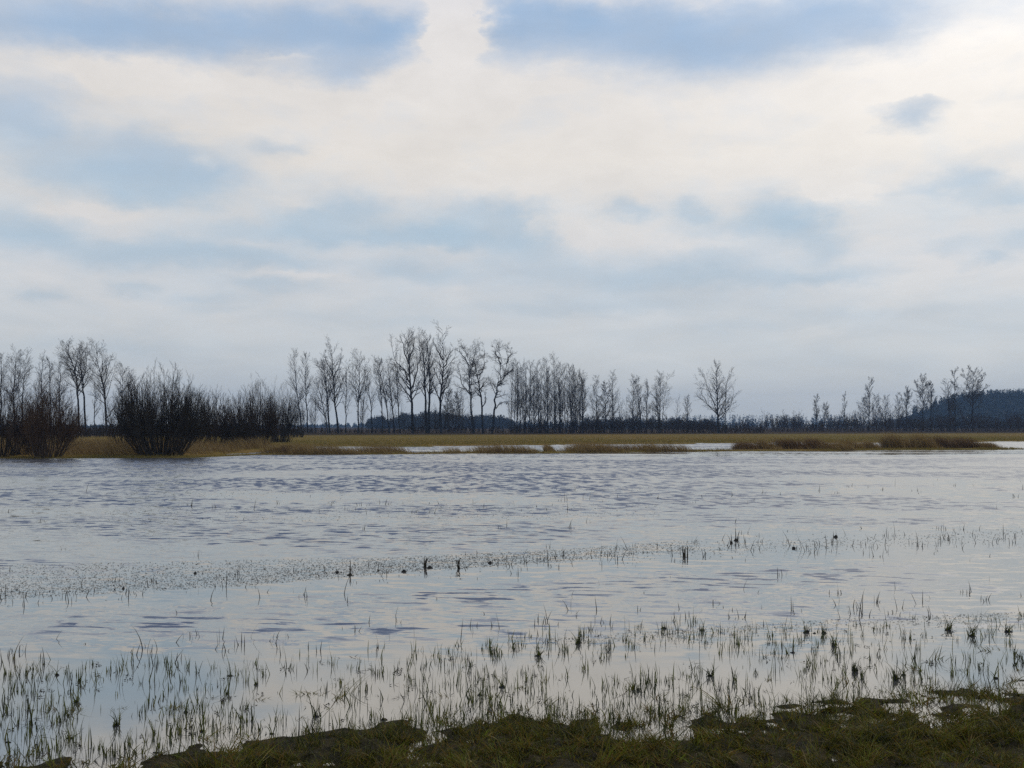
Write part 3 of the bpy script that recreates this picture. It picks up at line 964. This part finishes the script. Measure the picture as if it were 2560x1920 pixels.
STYLE = {  # start of crown, number of limbs, limb length / height, angle, upward pull, wiggle, twig numbers, ratio, taper
    'poplar': dict(start=.26, num=30, ln=.36, ang=.78, up=.52, wig=.06, lv=(9, 6, 3), ratio=.48, taper=.66),
    'narrow': dict(start=.26, num=28, ln=.28, ang=.66, up=.58, wig=.06, lv=(8, 5, 3), ratio=.5, taper=.6),
    'slim': dict(start=.24, num=22, ln=.23, ang=.62, up=.6, wig=.06, lv=(6, 5), ratio=.5, taper=.55),
    'oak': dict(start=.36, num=26, ln=.28, ang=.95, up=.2, wig=.18, lv=(9, 7, 4), ratio=.50, taper=.35),
    'alder': dict(start=.18, num=38, ln=.30, ang=.85, up=.5, wig=.07, lv=(9, 5, 3), ratio=.42, taper=.74),
    'birch': dict(start=.20, num=36, ln=.31, ang=.74, up=.42, wig=.08, lv=(9, 6, 3), ratio=.45, taper=.62),
    'sapling': dict(start=.12, num=24, ln=.20, ang=.46, up=.45, wig=.05, lv=(5, 9), ratio=.5, taper=.5),
}


def tree(name, label, trunk, Y, style='poplar', limbs=(), group=None, cat='tree', seed=1, fat=1.0, mats=('bark_dark', 'twig'), scale=1.0, rmin=None, levels=2, num=None):
    """trunk: places on the photograph from foot to tip, standing Y metres away"""
    rr = random.Random(seed * 7919 + 13)
    st = STYLE[style]
    top = trunk[-1]
    foot = ondepth(trunk[0][0], trunk[0][1], Y)
    gz = float(ground_z(foot.x, foot.y))
    foot.z = gz - 0.05
    P = [foot] + [ondepth(a, b, Y) for a, b in trunk[1:]]
    hgt = P[-1].z - gz
    root = empty(name, (foot.x, foot.y, gz))
    tag(root, label, cat, group)
    org = (foot.x, foot.y, gz)
    pts = wiggle(rr, P, hgt * (0.003 if style != 'oak' else 0.008), 4 if len(P) < 4 else 3)
    for i, q in enumerate(pts[1:], 1):
        q.y += rr.gauss(0, hgt * 0.008)
    r0 = hgt * 0.0108 * fat
    rm = (rmin * 0.75) if rmin else max(0.008, Y * 0.000038)
    T = Segs()
    T.line(pts, r0, rm * 1.2)
    T.build('trunk', M[mats[0]], root, 6, org)
    S = Segs()
    spawn(S, rr, pts, r0, levels, st['start'], num or st['num'], hgt * st['ln'] * scale, st['ang'], st['up'], st['wig'], st['taper'], rm, st['ratio'], st['lv'])
    for lm in limbs:
        Lp = [ondepth(a, b, Y) for a, b in lm]
        yy = rr.uniform(-1, 1)
        for i, q in enumerate(Lp):
            q.y += yy * i * 0.8
        Lp = wiggle(rr, Lp, hgt * 0.006, 3)
        ll = sum((Lp[i + 1] - Lp[i]).length for i in range(len(Lp) - 1))
        S.line(Lp, r0 * 0.55, rm)
        spawn(S, rr, Lp, r0 * 0.5, levels, 0.15, max(5, int(ll * 1.1)), max(ll * 0.35, 2.0), st['ang'], st['up'], st['wig'], 0.4, rm, st['ratio'], st['lv'])
    S.build('crown', M[mats[1]], root, 3, org)
    return root


D0 = 235.0
TR = [
    # name, label, trunk, distance, style, kwargs
    ('poplar_tree', 'slender bare tree at the left picture edge, half cut off', [(4, 1080), (2, 980), (4, 893)], 170, 'narrow', {}),
    ('poplar_tree', 'bare tree with several upright leaders, second from the left edge', [(38, 1080), (34, 980), (42, 884)], 175, 'poplar', dict(limbs=[[(36, 1000), (24, 950), (22, 905)], [(38, 980), (52, 930), (55, 892)]])),
    ('poplar_tree', 'bare tree with a slightly leaning top behind the leftmost willow bush', [(58, 1080), (56, 990), (66, 890)], 180, 'narrow', {}),
    ('birch_tree', 'fine twigged bare birch left of the two tall twin trees, the shorter', [(106, 1078), (104, 990), (106, 897)], 210, 'birch', dict(mats=('bark_grey', 'twig'))),
    ('birch_tree', 'fine twigged bare birch with a dark narrow tip beside the shorter birch', [(127, 1078), (126, 990), (124, 903)], 205, 'birch', dict(mats=('bark_grey', 'twig'))),
    ('birch_tree', 'hazy bare birch just left of the tall twin trees', [(150, 1078), (148, 990), (152, 900)], 215, 'birch', dict(mats=('bark_grey', 'twig'))),
    ('poplar_tree', 'left one of the tall twin trees above the left bushes', [(200, 1085), (195, 1000), (190, 945), (180, 905), (167, 864)], 180, 'poplar', dict(limbs=[[(191, 950), (198, 905), (190, 868)], [(192, 965), (178, 930), (163, 900)]], fat=1.1)),
    ('poplar_tree', 'right one of the tall twin trees above the left bushes', [(215, 1085), (210, 990), (206, 945), (200, 905), (208, 876)], 180, 'poplar', dict(limbs=[[(207, 950), (216, 915), (212, 880)]], fat=1.1)),
    ('small_tree', 'short thin bare tree between the twin trees and the broad forked tree', [(235, 1080), (237, 1010), (240, 965)], 190, 'slim', {}),
    ('poplar_tree', 'broad forked bare tree with low right limb, left of the big willow bush', [(268, 1085), (264, 1020), (258, 965), (248, 920), (240, 870)], 180, 'poplar', dict(limbs=[[(260, 985), (272, 930), (285, 893)], [(266, 1045), (285, 1018), (296, 980)], [(258, 970), (256, 920), (258, 880)]], fat=1.15)),
    ('birch_tree', 'hazy bare tree rising behind the gap left of the big willow bush', [(303, 1080), (306, 990), (308, 918)], 200, 'birch', dict(mats=('bark_grey', 'twig'))),
    ('birch_tree', 'small hazy bare tree just left of the big willow bush', [(328, 1080), (328, 990), (326, 935)], 200, 'birch', dict(mats=('bark_grey', 'twig'))),
    # middle
    ('poplar_tree', 'first slim tree right of the willow thicket, leaning left', [(755, 1088), (749, 1030), (743, 980), (737, 930), (734, 884)], D0, 'narrow', dict(fat=.9)),
    ('poplar_tree', 'second slim tree right of the willow thicket, straight and narrow', [(770, 1088), (765, 1000), (763, 940), (765, 888)], D0, 'narrow', dict(scale=.8, fat=.9)),
    ('ash_tree', 'low spreading bare tree left of the tall forked pair', [(820, 1086), (812, 1035), (800, 985), (792, 955)], D0, 'poplar', dict(limbs=[[(812, 1040), (795, 1020), (783, 1005)]], fat=1.2)),
    ('ash_tree', 'left trunk of the tall forked pair, with a leaning top', [(825, 1086), (820, 1020), (815, 965), (812, 930), (800, 912)], D0 + 4, 'poplar', dict(limbs=[[(817, 990), (822, 950), (820, 915)]], fat=1.3)),
    ('ash_tree', 'right and taller trunk of the forked pair, with a dense rounded top', [(846, 1086), (840, 1030), (834, 980), (832, 925), (830, 866)], D0, 'poplar', dict(limbs=[[(833, 945), (848, 912), (854, 880)], [(833, 935), (815, 900), (812, 878)]], fat=1.25)),
    ('poplar_tree', 'very slim straight tree right of the tall forked pair', [(864, 1086), (865, 1000), (868, 905)], D0, 'slim', dict(fat=.8)),
    ('poplar_tree', 'upright oval crowned tree halfway between the forked pair and the dense middle group', [(895, 1086), (896, 1010), (899, 950), (897, 890)], D0, 'poplar', dict(limbs=[[(896, 1010), (884, 960), (878, 915)], [(897, 1000), (912, 950), (914, 905)]])),
    ('poplar_tree', 'thin tree standing against the right side of the oval crowned one', [(904, 1086), (908, 1020), (917, 945)], D0, 'slim', {}),
    ('poplar_tree', 'thin tree with a left leaning top before the far blue wood', [(930, 1086), (929, 1020), (920, 970), (914, 930)], D0, 'slim', dict(scale=1.2)),
    ('poplar_tree', 'thin tree leaning left, outermost of the dense middle group', [(957, 1086), (955, 1010), (948, 950), (943, 903)], D0, 'narrow', dict(fat=.8)),
    ('poplar_tree', 'leaning thin tree second in the dense middle group', [(974, 1086), (966, 1010), (955, 950), (946, 905)], D0, 'narrow', dict(fat=.9)),
    ('poplar_tree', 'upright thin tree third in the dense middle group', [(987, 1086), (980, 1010), (975, 960), (968, 910)], D0, 'narrow', {}),
    ('poplar_tree', 'dark thin tree close to the left of the wide crowned giant', [(1000, 1086), (995, 1010), (992, 960), (990, 920)], D0, 'narrow', {}),
    ('ash_tree', 'wide crowned giant of the middle group with high spreading limbs', [(1033, 1088), (1031, 1030), (1027, 970), (1023, 920), (1020, 870), (1022, 838)], D0 - 5, 'poplar',
     dict(limbs=[[(1026, 960), (1012, 925), (990, 903), (978, 860)], [(1027, 975), (1042, 930), (1050, 880), (1052, 845)], [(1029, 1000), (1012, 975), (998, 950), (990, 900)], [(1022, 910), (1008, 870), (1004, 842)], [(1022, 905), (1034, 870), (1033, 840)]], fat=1.5, scale=.8)),
    ('poplar_tree', 'left trunk of the twin pair between the giant and the tallest tree', [(1066, 1086), (1064, 1000), (1063, 940), (1058, 890), (1056, 860)], D0, 'narrow', dict(fat=1.3)),
    ('poplar_tree', 'right trunk of the twin pair between the giant and the tallest tree', [(1072, 1086), (1073, 1000), (1074, 940), (1071, 890), (1068, 845)], D0 + 3, 'narrow', dict(fat=1.3, limbs=[[(1073, 990), (1084, 975), (1092, 965)]])),
    ('ash_tree', 'tallest tree of the row, with a narrow pointed top', [(1103, 1088), (1101, 1030), (1102, 980), (1108, 940), (1108, 890), (1105, 822)], D0 - 4, 'poplar', dict(fat=1.35, scale=.85, limbs=[[(1107, 900), (1092, 875), (1082, 850)], [(1107, 920), (1124, 890), (1134, 868)], [(1102, 985), (1120, 965), (1128, 950)]])),
    ('small_tree', 'short twiggy tree just right of the tallest tree', [(1113, 1084), (1118, 1020), (1122, 975)], D0 + 8, 'birch', dict(rmin=.02)),
    ('small_tree', 'short twiggy tree midway between the tallest tree and the crooked oaks', [(1138, 1084), (1142, 1020), (1146, 985)], D0 + 8, 'birch', dict(rmin=.02)),
    ('oak_tree', 'left crooked oak with a long left limb', [(1184, 1085), (1180, 1035), (1175, 990), (1172, 945), (1175, 910), (1160, 870)], D0 - 4, 'oak',
     dict(fat=1.35, scale=.8, limbs=[[(1174, 985), (1155, 960), (1148, 930), (1140, 905)], [(1172, 950), (1178, 925), (1186, 890), (1180, 862)], [(1174, 915), (1162, 895), (1150, 880), (1145, 862)], [(1178, 1000), (1178, 950), (1176, 920)]])),
    ('oak_tree', 'middle crooked oak with a hooked low limb on its right', [(1207, 1085), (1206, 1035), (1202, 990), (1196, 950), (1190, 925), (1200, 870)], D0 - 6, 'oak',
     dict(fat=1.35, scale=.75, limbs=[[(1206, 1018), (1215, 1005), (1213, 985), (1208, 975)], [(1192, 940), (1208, 930), (1212, 900), (1210, 868)], [(1191, 930), (1184, 905), (1190, 872)], [(1200, 975), (1212, 955), (1220, 940)]])),
    ('oak_tree', 'right crooked oak standing alone, forked, with a long level low limb', [(1229, 1083), (1234, 1040), (1238, 1000), (1241, 970), (1250, 950), (1252, 900), (1248, 862)], D0 - 6, 'oak',
     dict(fat=1.35, scale=.75, limbs=[[(1240, 1022), (1250, 1008), (1264, 1003), (1292, 1006)], [(1246, 965), (1262, 940), (1268, 905), (1264, 862)], [(1262, 940), (1280, 925), (1290, 915)], [(1252, 910), (1240, 885), (1236, 866)], [(1266, 910), (1278, 885), (1276, 870)]])),
    ('alder_tree', 'bare tree ending the dense sapling row on its right', [(1458, 1080), (1456, 1010), (1453, 936)], D0 + 12, 'birch', {}),
    ('alder_tree', 'feathery bare tree right of the sapling row, with a pointed top', [(1492, 1080), (1491, 1010), (1490, 944)], D0 + 12, 'birch', dict(scale=.8)),
    ('alder_tree', 'shorter thick twigged tree between two pointed feathery ones', [(1512, 1080), (1513, 1020), (1512, 962)], D0 + 12, 'birch', dict(rmin=.024, scale=.9)),
    ('alder_tree', 'conical bare tree with a straight trunk, tallest of its trio', [(1532, 1082), (1531, 1000), (1532, 933)], D0 + 8, 'alder', {}),
    ('alder_tree', 'left stem of the fine pair right of the conical tree', [(1583, 1080), (1582, 1010), (1585, 948)], D0 + 16, 'birch', dict(scale=.8)),
    ('alder_tree', 'right and darker stem of the fine pair, reaching down to the field', [(1603, 1084), (1600, 1030), (1593, 985), (1592, 945)], D0 + 10, 'birch', dict(scale=.8)),
    ('alder_tree', 'narrow bare tree between the fine pair and the triple stemmed one', [(1616, 1080), (1617, 1010), (1620, 955)], D0 + 16, 'birch', dict(scale=.7)),
    ('alder_tree', 'triple stemmed dense oval tree', [(1650, 1080), (1650, 1010), (1651, 938)], D0 + 14, 'birch', dict(limbs=[[(1655, 1060), (1662, 1000), (1668, 948)], [(1647, 1060), (1640, 1000), (1640, 955)]], fat=1.1)),
    ('small_tree', 'small pale bare tree alone left of the broad conical one', [(1718, 1078), (1718, 1030), (1718, 993)], D0 + 60, 'birch', dict(scale=.9)),
    ('alder_tree', 'broad conical bare tree standing clear at the end of the row', [(1796, 1083), (1794, 1020), (1792, 960), (1789, 908)], D0 + 5, 'alder', dict(fat=1.3, scale=1.2, limbs=[[(1794, 1030), (1778, 990), (1768, 950), (1762, 930)], [(1795, 1040), (1770, 1010), (1756, 985), (1752, 955)], [(1796, 1040), (1812, 1000), (1814, 960), (1816, 930)], [(1796, 1050), (1825, 1020), (1838, 975)]])),
    ('small_tree', 'thin side stem against the right of the broad conical tree', [(1813, 1083), (1813, 1020), (1814, 950)], D0 + 5, 'slim', {}),
    # right
    ('small_tree', 'short spiky tree at the left end of the right hand scrub', [(2042, 1078), (2041, 1040), (2041, 993)], 330, 'narrow', dict(rmin=.025)),
    ('small_tree', 'low rounded hazy tree beside the short spiky one', [(2060, 1078), (2062, 1040), (2064, 1012)], 350, 'birch', dict(scale=1.3)),
    ('small_tree', 'thin spiky sapling between the low rounded tree and the tall narrow one', [(2112, 1078), (2112, 1030), (2112, 985)], 330, 'slim', dict(rmin=.025)),
    ('poplar_tree', 'tall narrow bare tree in the middle of the right hand scrub', [(2172, 1078), (2173, 1020), (2175, 953)], 330, 'narrow', dict(rmin=.027)),
    ('small_tree', 'hazy rounded tree left behind the tall narrow one', [(2160, 1078), (2158, 1040), (2156, 1000)], 420, 'birch', dict(scale=1.3)),
    ('small_tree', 'hazy rounded tree right behind the tall narrow one', [(2190, 1078), (2190, 1040), (2190, 990)], 420, 'birch', dict(scale=1.3)),
    ('small_tree', 'pale grey rounded tree left of the blue forest hill', [(2212, 1078), (2212, 1040), (2214, 994)], 440, 'birch', dict(scale=1.3)),
    ('small_tree', 'pale hazy tree with a flat top left of the forked one', [(2246, 1078), (2246, 1040), (2244, 996)], 420, 'birch', dict(scale=1.2)),
    ('ash_tree', 'forked bare tree between the scrub and the blue forest hill', [(2266, 1078), (2266, 1020), (2265, 975)], 340, 'narrow', dict(rmin=.028, limbs=[[(2266, 1020), (2258, 1000), (2252, 985)], [(2266, 1015), (2274, 995), (2277, 978)]])),
    ('ash_tree', 'tall oval bare tree at the left foot of the blue forest hill', [(2308, 1078), (2307, 1010), (2307, 942)], 335, 'poplar', dict(rmin=.028, scale=.8, limbs=[[(2307, 1010), (2296, 975), (2294, 955)], [(2308, 1005), (2318, 975), (2320, 958)]])),
    ('ash_tree', 'slimmer bare tree leaning on the right of the tall oval one', [(2327, 1078), (2328, 1010), (2328, 960)], 335, 'narrow', dict(rmin=.027)),
    ('ash_tree', 'tall dark narrow tree in front of the blue forest hill', [(2388, 1078), (2388, 1020), (2386, 928)], 325, 'poplar', dict(rmin=.03, scale=.7, fat=1.2)),
    ('ash_tree', 'small slanting tree left of the tall dark narrow one', [(2374, 1078), (2372, 1010), (2368, 960)], 330, 'slim', dict(rmin=.025, scale=1.4)),
    ('ash_tree', 'wide fan crowned tree in front of the blue forest hill, the rightmost tree', [(2431, 1078), (2431, 1020), (2432, 975), (2434, 928)], 325, 'poplar', dict(rmin=.03, fat=1.2, limbs=[[(2431, 990), (2418, 960), (2410, 935)], [(2431, 990), (2448, 960), (2458, 940)], [(2431, 1000), (2450, 980), (2465, 965)]])),
]
for i, (nm, lab, trk, Y_, sty, kw) in enumerate(TR):
    tree(nm, lab, trk, Y_, sty, seed=i + 1, group='bare trees across the flood', **kw)

# the dense row of saplings: nobody could tell them apart
rr = random.Random(99)
SU = [1285, 1310, 1355, 1388, 1400, 1430, 1465]
SV = [915, 905, 908, 888, 905, 915, 945]
for k in range(46):
    u = 1283 + k * 4.0 + rr.uniform(-6, 6)
    v = float(np.interp(u, SU, SV)) + rr.choice([rr.uniform(-4, 14), rr.uniform(10, 60)])
    tree('sapling_tree', 'thin straight bare sapling in the dense row right of the crooked oaks', [(u + rr.uniform(-5, 5), 1080), (u + rr.uniform(-3, 3), 1000), (u, v)], D0 + rr.uniform(-4, 14), 'birch' if k % 3 == 1 else 'sapling',
         seed=200 + k, group='dense row of saplings', fat=0.62, levels=1 + (k % 3 == 1), scale=0.8 if k % 3 == 1 else 1.0, mats=('bark_dark', 'twig'))
# thin undergrowth stems between the trees
for k in range(72):
    u = rr.choice([rr.uniform(1475, 1690), rr.uniform(720, 800), rr.uniform(1090, 1190), rr.uniform(780, 935), rr.uniform(945, 1050), rr.uniform(1040, 1170), rr.uniform(1470, 1690)])
    v = rr.uniform(970, 1045)
    tree('young_tree', 'short thin bare young tree among the feet of the tall trees', [(u, 1082), (u + rr.uniform(-4, 4), 1050), (u + rr.uniform(-8, 8), v)], D0 + rr.uniform(0, 25), 'slim',
         seed=300 + k, group='young trees between the tall ones', fat=0.7, levels=1, scale=1.5)


# ------------------------------------------------------------------ willow bushes
def bush(label, u, v, hw, top, nst, mats, seed, name='willow_bush', ztop=None, spread=1.0, group='willow bushes on the left bank', tw=7, lev=1, depth=None):
    rr = random.Random(seed)
    nst = int(nst * 0.56)
    q = onz(u, v, 0.05)
    if depth:
        q = Vector((ondepth(u, v, depth).x, depth, 0))
    gz = float(ground_z(q.x, q.y))
    sc = q.y / FPX
    hgt = (HZ - top) * sc + H - gz
    R = hw * sc
    root = empty(name, (q.x, q.y, gz))
    tag(root, label, 'bush', group)
    A, B = Segs(), Segs()
    for k in range(nst):
        an = rr.uniform(0, 2 * math.pi)
        ro = math.sqrt(rr.random())
        b = Vector((math.cos(an) * R * 0.52 * ro * rr.uniform(0.6, 1), math.sin(an) * R * 0.5 * ro, -0.05))
        tip = Vector((math.cos(an) * R * ro * spread, math.sin(an) * R * ro * 0.8, hgt * math.sqrt(1 - 0.72 * ro ** 2) * rr.uniform(0.62, 1.02)))
        mid = b.lerp(tip, 0.45) + Vector((math.cos(an) * R * 0.10, math.sin(an) * R * 0.1, -hgt * 0.02))
        pts = []
        for j in range(7):
            t = j / 6
            p = b * (1 - t) ** 2 + mid * 2 * t * (1 - t) + tip * t * t
            if j:
                p = p + Vector((rr.gauss(0, .035), rr.gauss(0, .035), 0)) * sc * 20
            pts.append(p)
        rb = hgt * rr.uniform(0.0025, 0.006)
        A.line(pts, rb, 0.007)
        spawn(B, rr, pts, rb, lev, 0.22, tw + 3, hgt * 0.26, 0.48, 0.4, 0.10, 0.45, 0.0048, 0.5, (5, 6))
    A.build('stems', M[mats[0]], root, 4)
    B.build('twigs', M[mats[1]], root, 3)
    return root


bush('willow bush cut by the left picture edge', 0, 1142, 85, 945, 110, ('willow_dark', 'willow'), 1)
bush('brown twigged willow bush, second from the left edge', 112, 1143, 88, 952, 190, ('willow', 'willow_red'), 2)
bush('loose willow bush between the brown one and the two twin trees', 62, 1140, 60, 985, 90, ('willow_dark', 'willow'), 3)
bush('big dark round willow bush at the water edge, the largest', 400, 1140, 120, 918, 300, ('willow_dark', 'willow_dark'), 4)
bush('loose leaning willow bush on the left side of the big round one', 325, 1132, 78, 945, 90, ('willow_dark', 'willow'), 5)
bush('dark willow bush pressed against the right of the big round one', 478, 1128, 62, 965, 120, ('willow_dark', 'willow_dark'), 6)
bush('grey willow bush, first in the low thicket right of the big one', 535, 1122, 50, 968, 110, ('willow_dark', 'willow'), 7)
bush('grey willow bush, middle of the low thicket', 585, 1120, 46, 970, 100, ('willow_dark', 'willow'), 8)
bush('taller rounded willow bush in the low thicket', 645, 1118, 58, 946, 150, ('willow_dark', 'willow'), 9)
bush('right end bush of the willow thicket, leaning over the meadow', 702, 1108, 50, 955, 130, ('willow_dark', 'willow_dark'), 10)
bush('small dark bush at the foot of the thicket by the water', 610, 1122, 50, 1035, 90, ('willow_dark', 'willow_dark'), 12)
bush('low dark bush behind the left twin trees', 165, 1110, 60, 1010, 80, ('willow_dark', 'willow'), 13)


# ------------------------------------------------------------------ scrub bands (read as one mass)
def scrub(name, label, u0, u1, Y0, Y1, tops, n, seed, mat='scrub'):
    r = random.Random(seed)
    S = Segs()
    us, vs = [a for a, b in tops], [b for a, b in tops]
    for k in range(n):
        u, Y_ = r.uniform(u0, u1), r.uniform(Y0, Y1)
        top = float(np.interp(u, us, vs))
        lump_ = float(fbm(np.array([u * 0.045]), np.array([seed * 3.3]), seed, 3)[0])
        p = ondepth(u, HZ, Y_)
        gz = float(ground_z(p.x, Y_))
        full = (HZ - top) / FPX * Y_ + H
        hh = full * (0.45 + 0.85 * lump_) * r.uniform(0.55, 1.1)
        p.z = gz
        an = r.uniform(0, 6.28)
        d = Vector((math.cos(an) * 0.4, math.sin(an) * 0.4, 1))
        pts = child_line(r, p, d, hh, 4, 0.14, 0.3)
        S.line(pts, 0.045, 0.02)
        spawn(S, r, pts, 0.03, 1, 0.15, 5, hh * 0.35, 0.7, 0.3, 0.15, 0.4, 0.02, 0.5, (3, 3))
    o = S.build(name, M[mat])
    tag(o, label, 'scrub', kind='stuff')


scrub('scrub', 'dark brown scrub along the foot of the sapling row and alders', 1275, 1910, 244, 268, [(1275, 1060), (1310, 1045), (1460, 1042), (1690, 1042), (1720, 1050), (1860, 1050), (1910, 1062)], 900, 61)
scrub('thicket', 'brown scrub thicket along the right of the field', 2015, 2620, 300, 345, [(2015, 1056), (2070, 1044), (2160, 1034), (2300, 1036), (2400, 1034), (2620, 1032)], 1150, 62)
scrub('low_scrub', 'low open scrub before the far blue treeline', 1890, 2015, 300, 330, [(1890, 1058), (1920, 1030), (1985, 1030), (2015, 1058)], 170, 63)
scrub('undergrowth', 'low dark undergrowth at the feet of the middle trees', 720, 1275, 240, 262, [(720, 1068), (900, 1072), (1000, 1068), (1100, 1050), (1160, 1062), (1275, 1070)], 420, 64)
scrub('hedge', 'dark low hedge behind the left willow bushes', -80, 760, 150, 190, [(-80, 1060), (760, 1066)], 1100, 65, 'willow_dark')


# ------------------------------------------------------------------ far woods
def leafcloud(rng, C, R, n, size):
    """n small facets filling an ellipsoid volume"""
    d = rng.normal(0, 1, (n, 3))
    d /= np.linalg.norm(d, axis=1, keepdims=True)
    rad = rng.random(n) ** 0.45
    c = C + d * rad[:, None] * R
    a = rng.normal(0, 1, (n, 3)) * size
    b = rng.normal(0, 1, (n, 3)) * size
    return np.stack([c - a * .5, c + a * .5, c + b], 1)


def wood(name, label, items, mat, seed, conifer=False, dens=60, size=0.9):
    """items: (x, y, z foot, height, radius)"""
    r = np.random.default_rng(seed)
    T = []
    for (x, y, z, h, R) in items:
        if conifer:
            n = dens
            t = r.random(n) ** 1.3
            rad = R * (1 - t) ** 0.8 * np.sqrt(r.random(n)) + 0.15
            an = r.uniform(0, 2 * np.pi, n)
            c = np.stack([x + rad * np.cos(an), y + rad * np.sin(an), z + h * (0.08 + 0.92 * t)], 1)
            s_ = size * (1.1 - 0.7 * t)[:, None]
            a, b = r.normal(0, 1, (n, 3)) * s_, r.normal(0, 1, (n, 3)) * s_
            T.append(np.stack([c - a * .5, c + a * .5, c + b], 1))
        else:
            T.append(leafcloud(r, np.array([x, y, z + h * 0.52]), np.array([R, R, h * 0.48]), dens, size))
        # trunk facet keeps the crown on the ground
        T.append(np.array([[[x - .3, y, z - .5], [x + .3, y, z - .5], [x, y + .2, z + h * .6]]]))
    V = np.concatenate(T).reshape(-1, 3)
    o = mesh_obj(name, V, np.arange(len(V)).reshape(-1, 3), mat)
    tag(o, label, 'wood', kind='stuff')
    return o


r = random.Random(5)
# blue groves behind the middle trees
its = []
GU = [918, 925, 945, 975, 985, 1010, 1040, 1075, 1110, 1150, 1165, 1185, 1215, 1245, 1265, 1285, 1292]
GV = [1058, 1040, 1036, 1046, 1040, 1030, 1034, 1022, 1026, 1036, 1032, 1036, 1034, 1034, 1040, 1050, 1060]
for k in range(330):
    u = r.uniform(918, 1292)
    Y_ = r.uniform(700, 760)
    v = float(np.interp(u, GU, GV)) + r.uniform(-1, 9)
    p = ondepth(u, HZ, Y_)
    h = (HZ - v) / FPX * Y_ + H
    its.append((p.x, Y_, 0, h, h * r.uniform(.3, .45)))
wood('far_grove', 'blue hazed grove far behind the middle trees', its, M['wood'], 1, dens=130, size=.55)
# bluish trees close behind the alder group and a low line on the whole horizon
its = []
for k in range(260):
    u = r.choice([r.uniform(1460, 1700), r.uniform(1000, 1130), r.uniform(1690, 1780)])
    Y_ = r.uniform(560, 620)
    v = {True: 1036, False: 1028}[u > 1300] + r.uniform(0, 16) + (8 if u > 1690 else 0)
    p = ondepth(u, HZ, Y_)
    h = (HZ - v) / FPX * Y_ + H
    its.append((p.x, Y_, 0, h, h * r.uniform(.28, .42)))
wood('grey_grove', 'grey blue trees showing through behind the alders', its, M['wood'], 2, dens=110, size=.42)
its = []
for k in range(900):
    u = r.uniform(-300, 2400)
    Y_ = r.uniform(1500, 1620)
    base = float(np.interp(u, [-300, 700, 900, 1500, 1750, 1900, 2000, 2100, 2400], [1062, 1060, 1056, 1048, 1036, 1036, 1036, 1034, 1030]))
    v = base + r.uniform(-2, 7)
    p = ondepth(u, HZ, Y_)
    h = (HZ - v) / FPX * Y_ + H
    its.append((p.x, Y_, 0, h, max(2.5, h * .22)))
wood('far_treeline', 'blue line of forest along the horizon', its, M['needle'], 3, conifer=True, dens=70, size=1.5)

# the forested hill at the right
HU = [2270, 2300, 2325, 2365, 2390, 2425, 2500, 2560, 2700, 2900]
HV = [1062, 1030, 1014, 1002, 990, 982, 976, 973, 968, 975]
HY = 950.0
xs = np.linspace(ondepth(2270, HZ, HY).x, ondepth(2900, HZ, HY).x, 60)
yy = np.linspace(HY - 90, HY + 160, 14)
XX, YY = np.meshgrid(xs, yy)
UU = XX / HY * FPX + 1280
hz_ = (HZ - np.interp(UU, HU, HV)) / FPX * HY + H - 9.0
ZZ = np.maximum(hz_, 0) * np.clip((YY - (HY - 90)) / 90, 0, 1) * np.clip(1.3 - (YY - HY) / 160, 0, 1)
ii = (np.arange(13)[:, None] * 60 + np.arange(59)[None, :]).ravel()
m_, t_, out_ = new_mat('forest_floor')
princ(t_, out_, t_.ramp(t_.noise(t_.node('ShaderNodeNewGeometry').outputs['Position'], .05), [(.3, (.015, .02, .012)), (.7, (.03, .03, .018))]))
hill = mesh_obj('hill', np.stack([XX.ravel(), YY.ravel(), ZZ.ravel()], 1), np.stack([ii, ii + 1, ii + 61, ii + 60], 1), m_, smooth=True)
tag(hill, 'low hill under the forest at the right', 'hill', kind='structure')
its = []
for k in range(1500):
    x = r.uniform(xs[0], xs[-1])
    y = HY + r.uniform(-95, 40)
    u = x / HY * FPX + 1280
    full = (HZ - float(np.interp(u, HU, HV))) / FPX * HY + H - 9
    z = max(full, 0) * min(max((y - (HY - 90)) / 90, 0), 1)
    its.append((x, y, z - .5, r.uniform(8, 11.5) if full > 0 else r.uniform(4, 8), r.uniform(1.8, 2.8)))
wood('forest', 'dark blue conifer forest on the hill at the right', its, M['needle'], 4, conifer=True, dens=90, size=.9)

# ------------------------------------------------------------------ air
bx = [(-3200, -60, -1.6), (3200, -60, -1.6), (3200, 2250, -1.6), (-3200, 2250, -1.6)]
bxV = np.array(bx + [(a, b, 75.0) for a, b, c in bx])
bxF = np.array([[0, 3, 2, 1], [4, 5, 6, 7], [0, 1, 5, 4], [1, 2, 6, 5], [2, 3, 7, 6], [3, 0, 4, 7]])
hm = bpy.data.materials.new('haze')
hm.use_nodes = True
ht = NT(hm.node_tree)
ht.n.clear()
ho = ht.node('ShaderNodeOutputMaterial')
pv = ht.node('ShaderNodeVolumePrincipled')
pv.inputs['Color'].default_value = (0.42, 0.66, 1.0, 1)
pv.inputs['Density'].default_value = 0.00025
pv.inputs['Anisotropy'].default_value = 0.0
ht.l.new(pv.outputs[0], ho.inputs['Volume'])
hz = mesh_obj('haze', bxV, bxF, hm)
tag(hz, 'thin blue air over the flood plain', 'haze', kind='stuff')
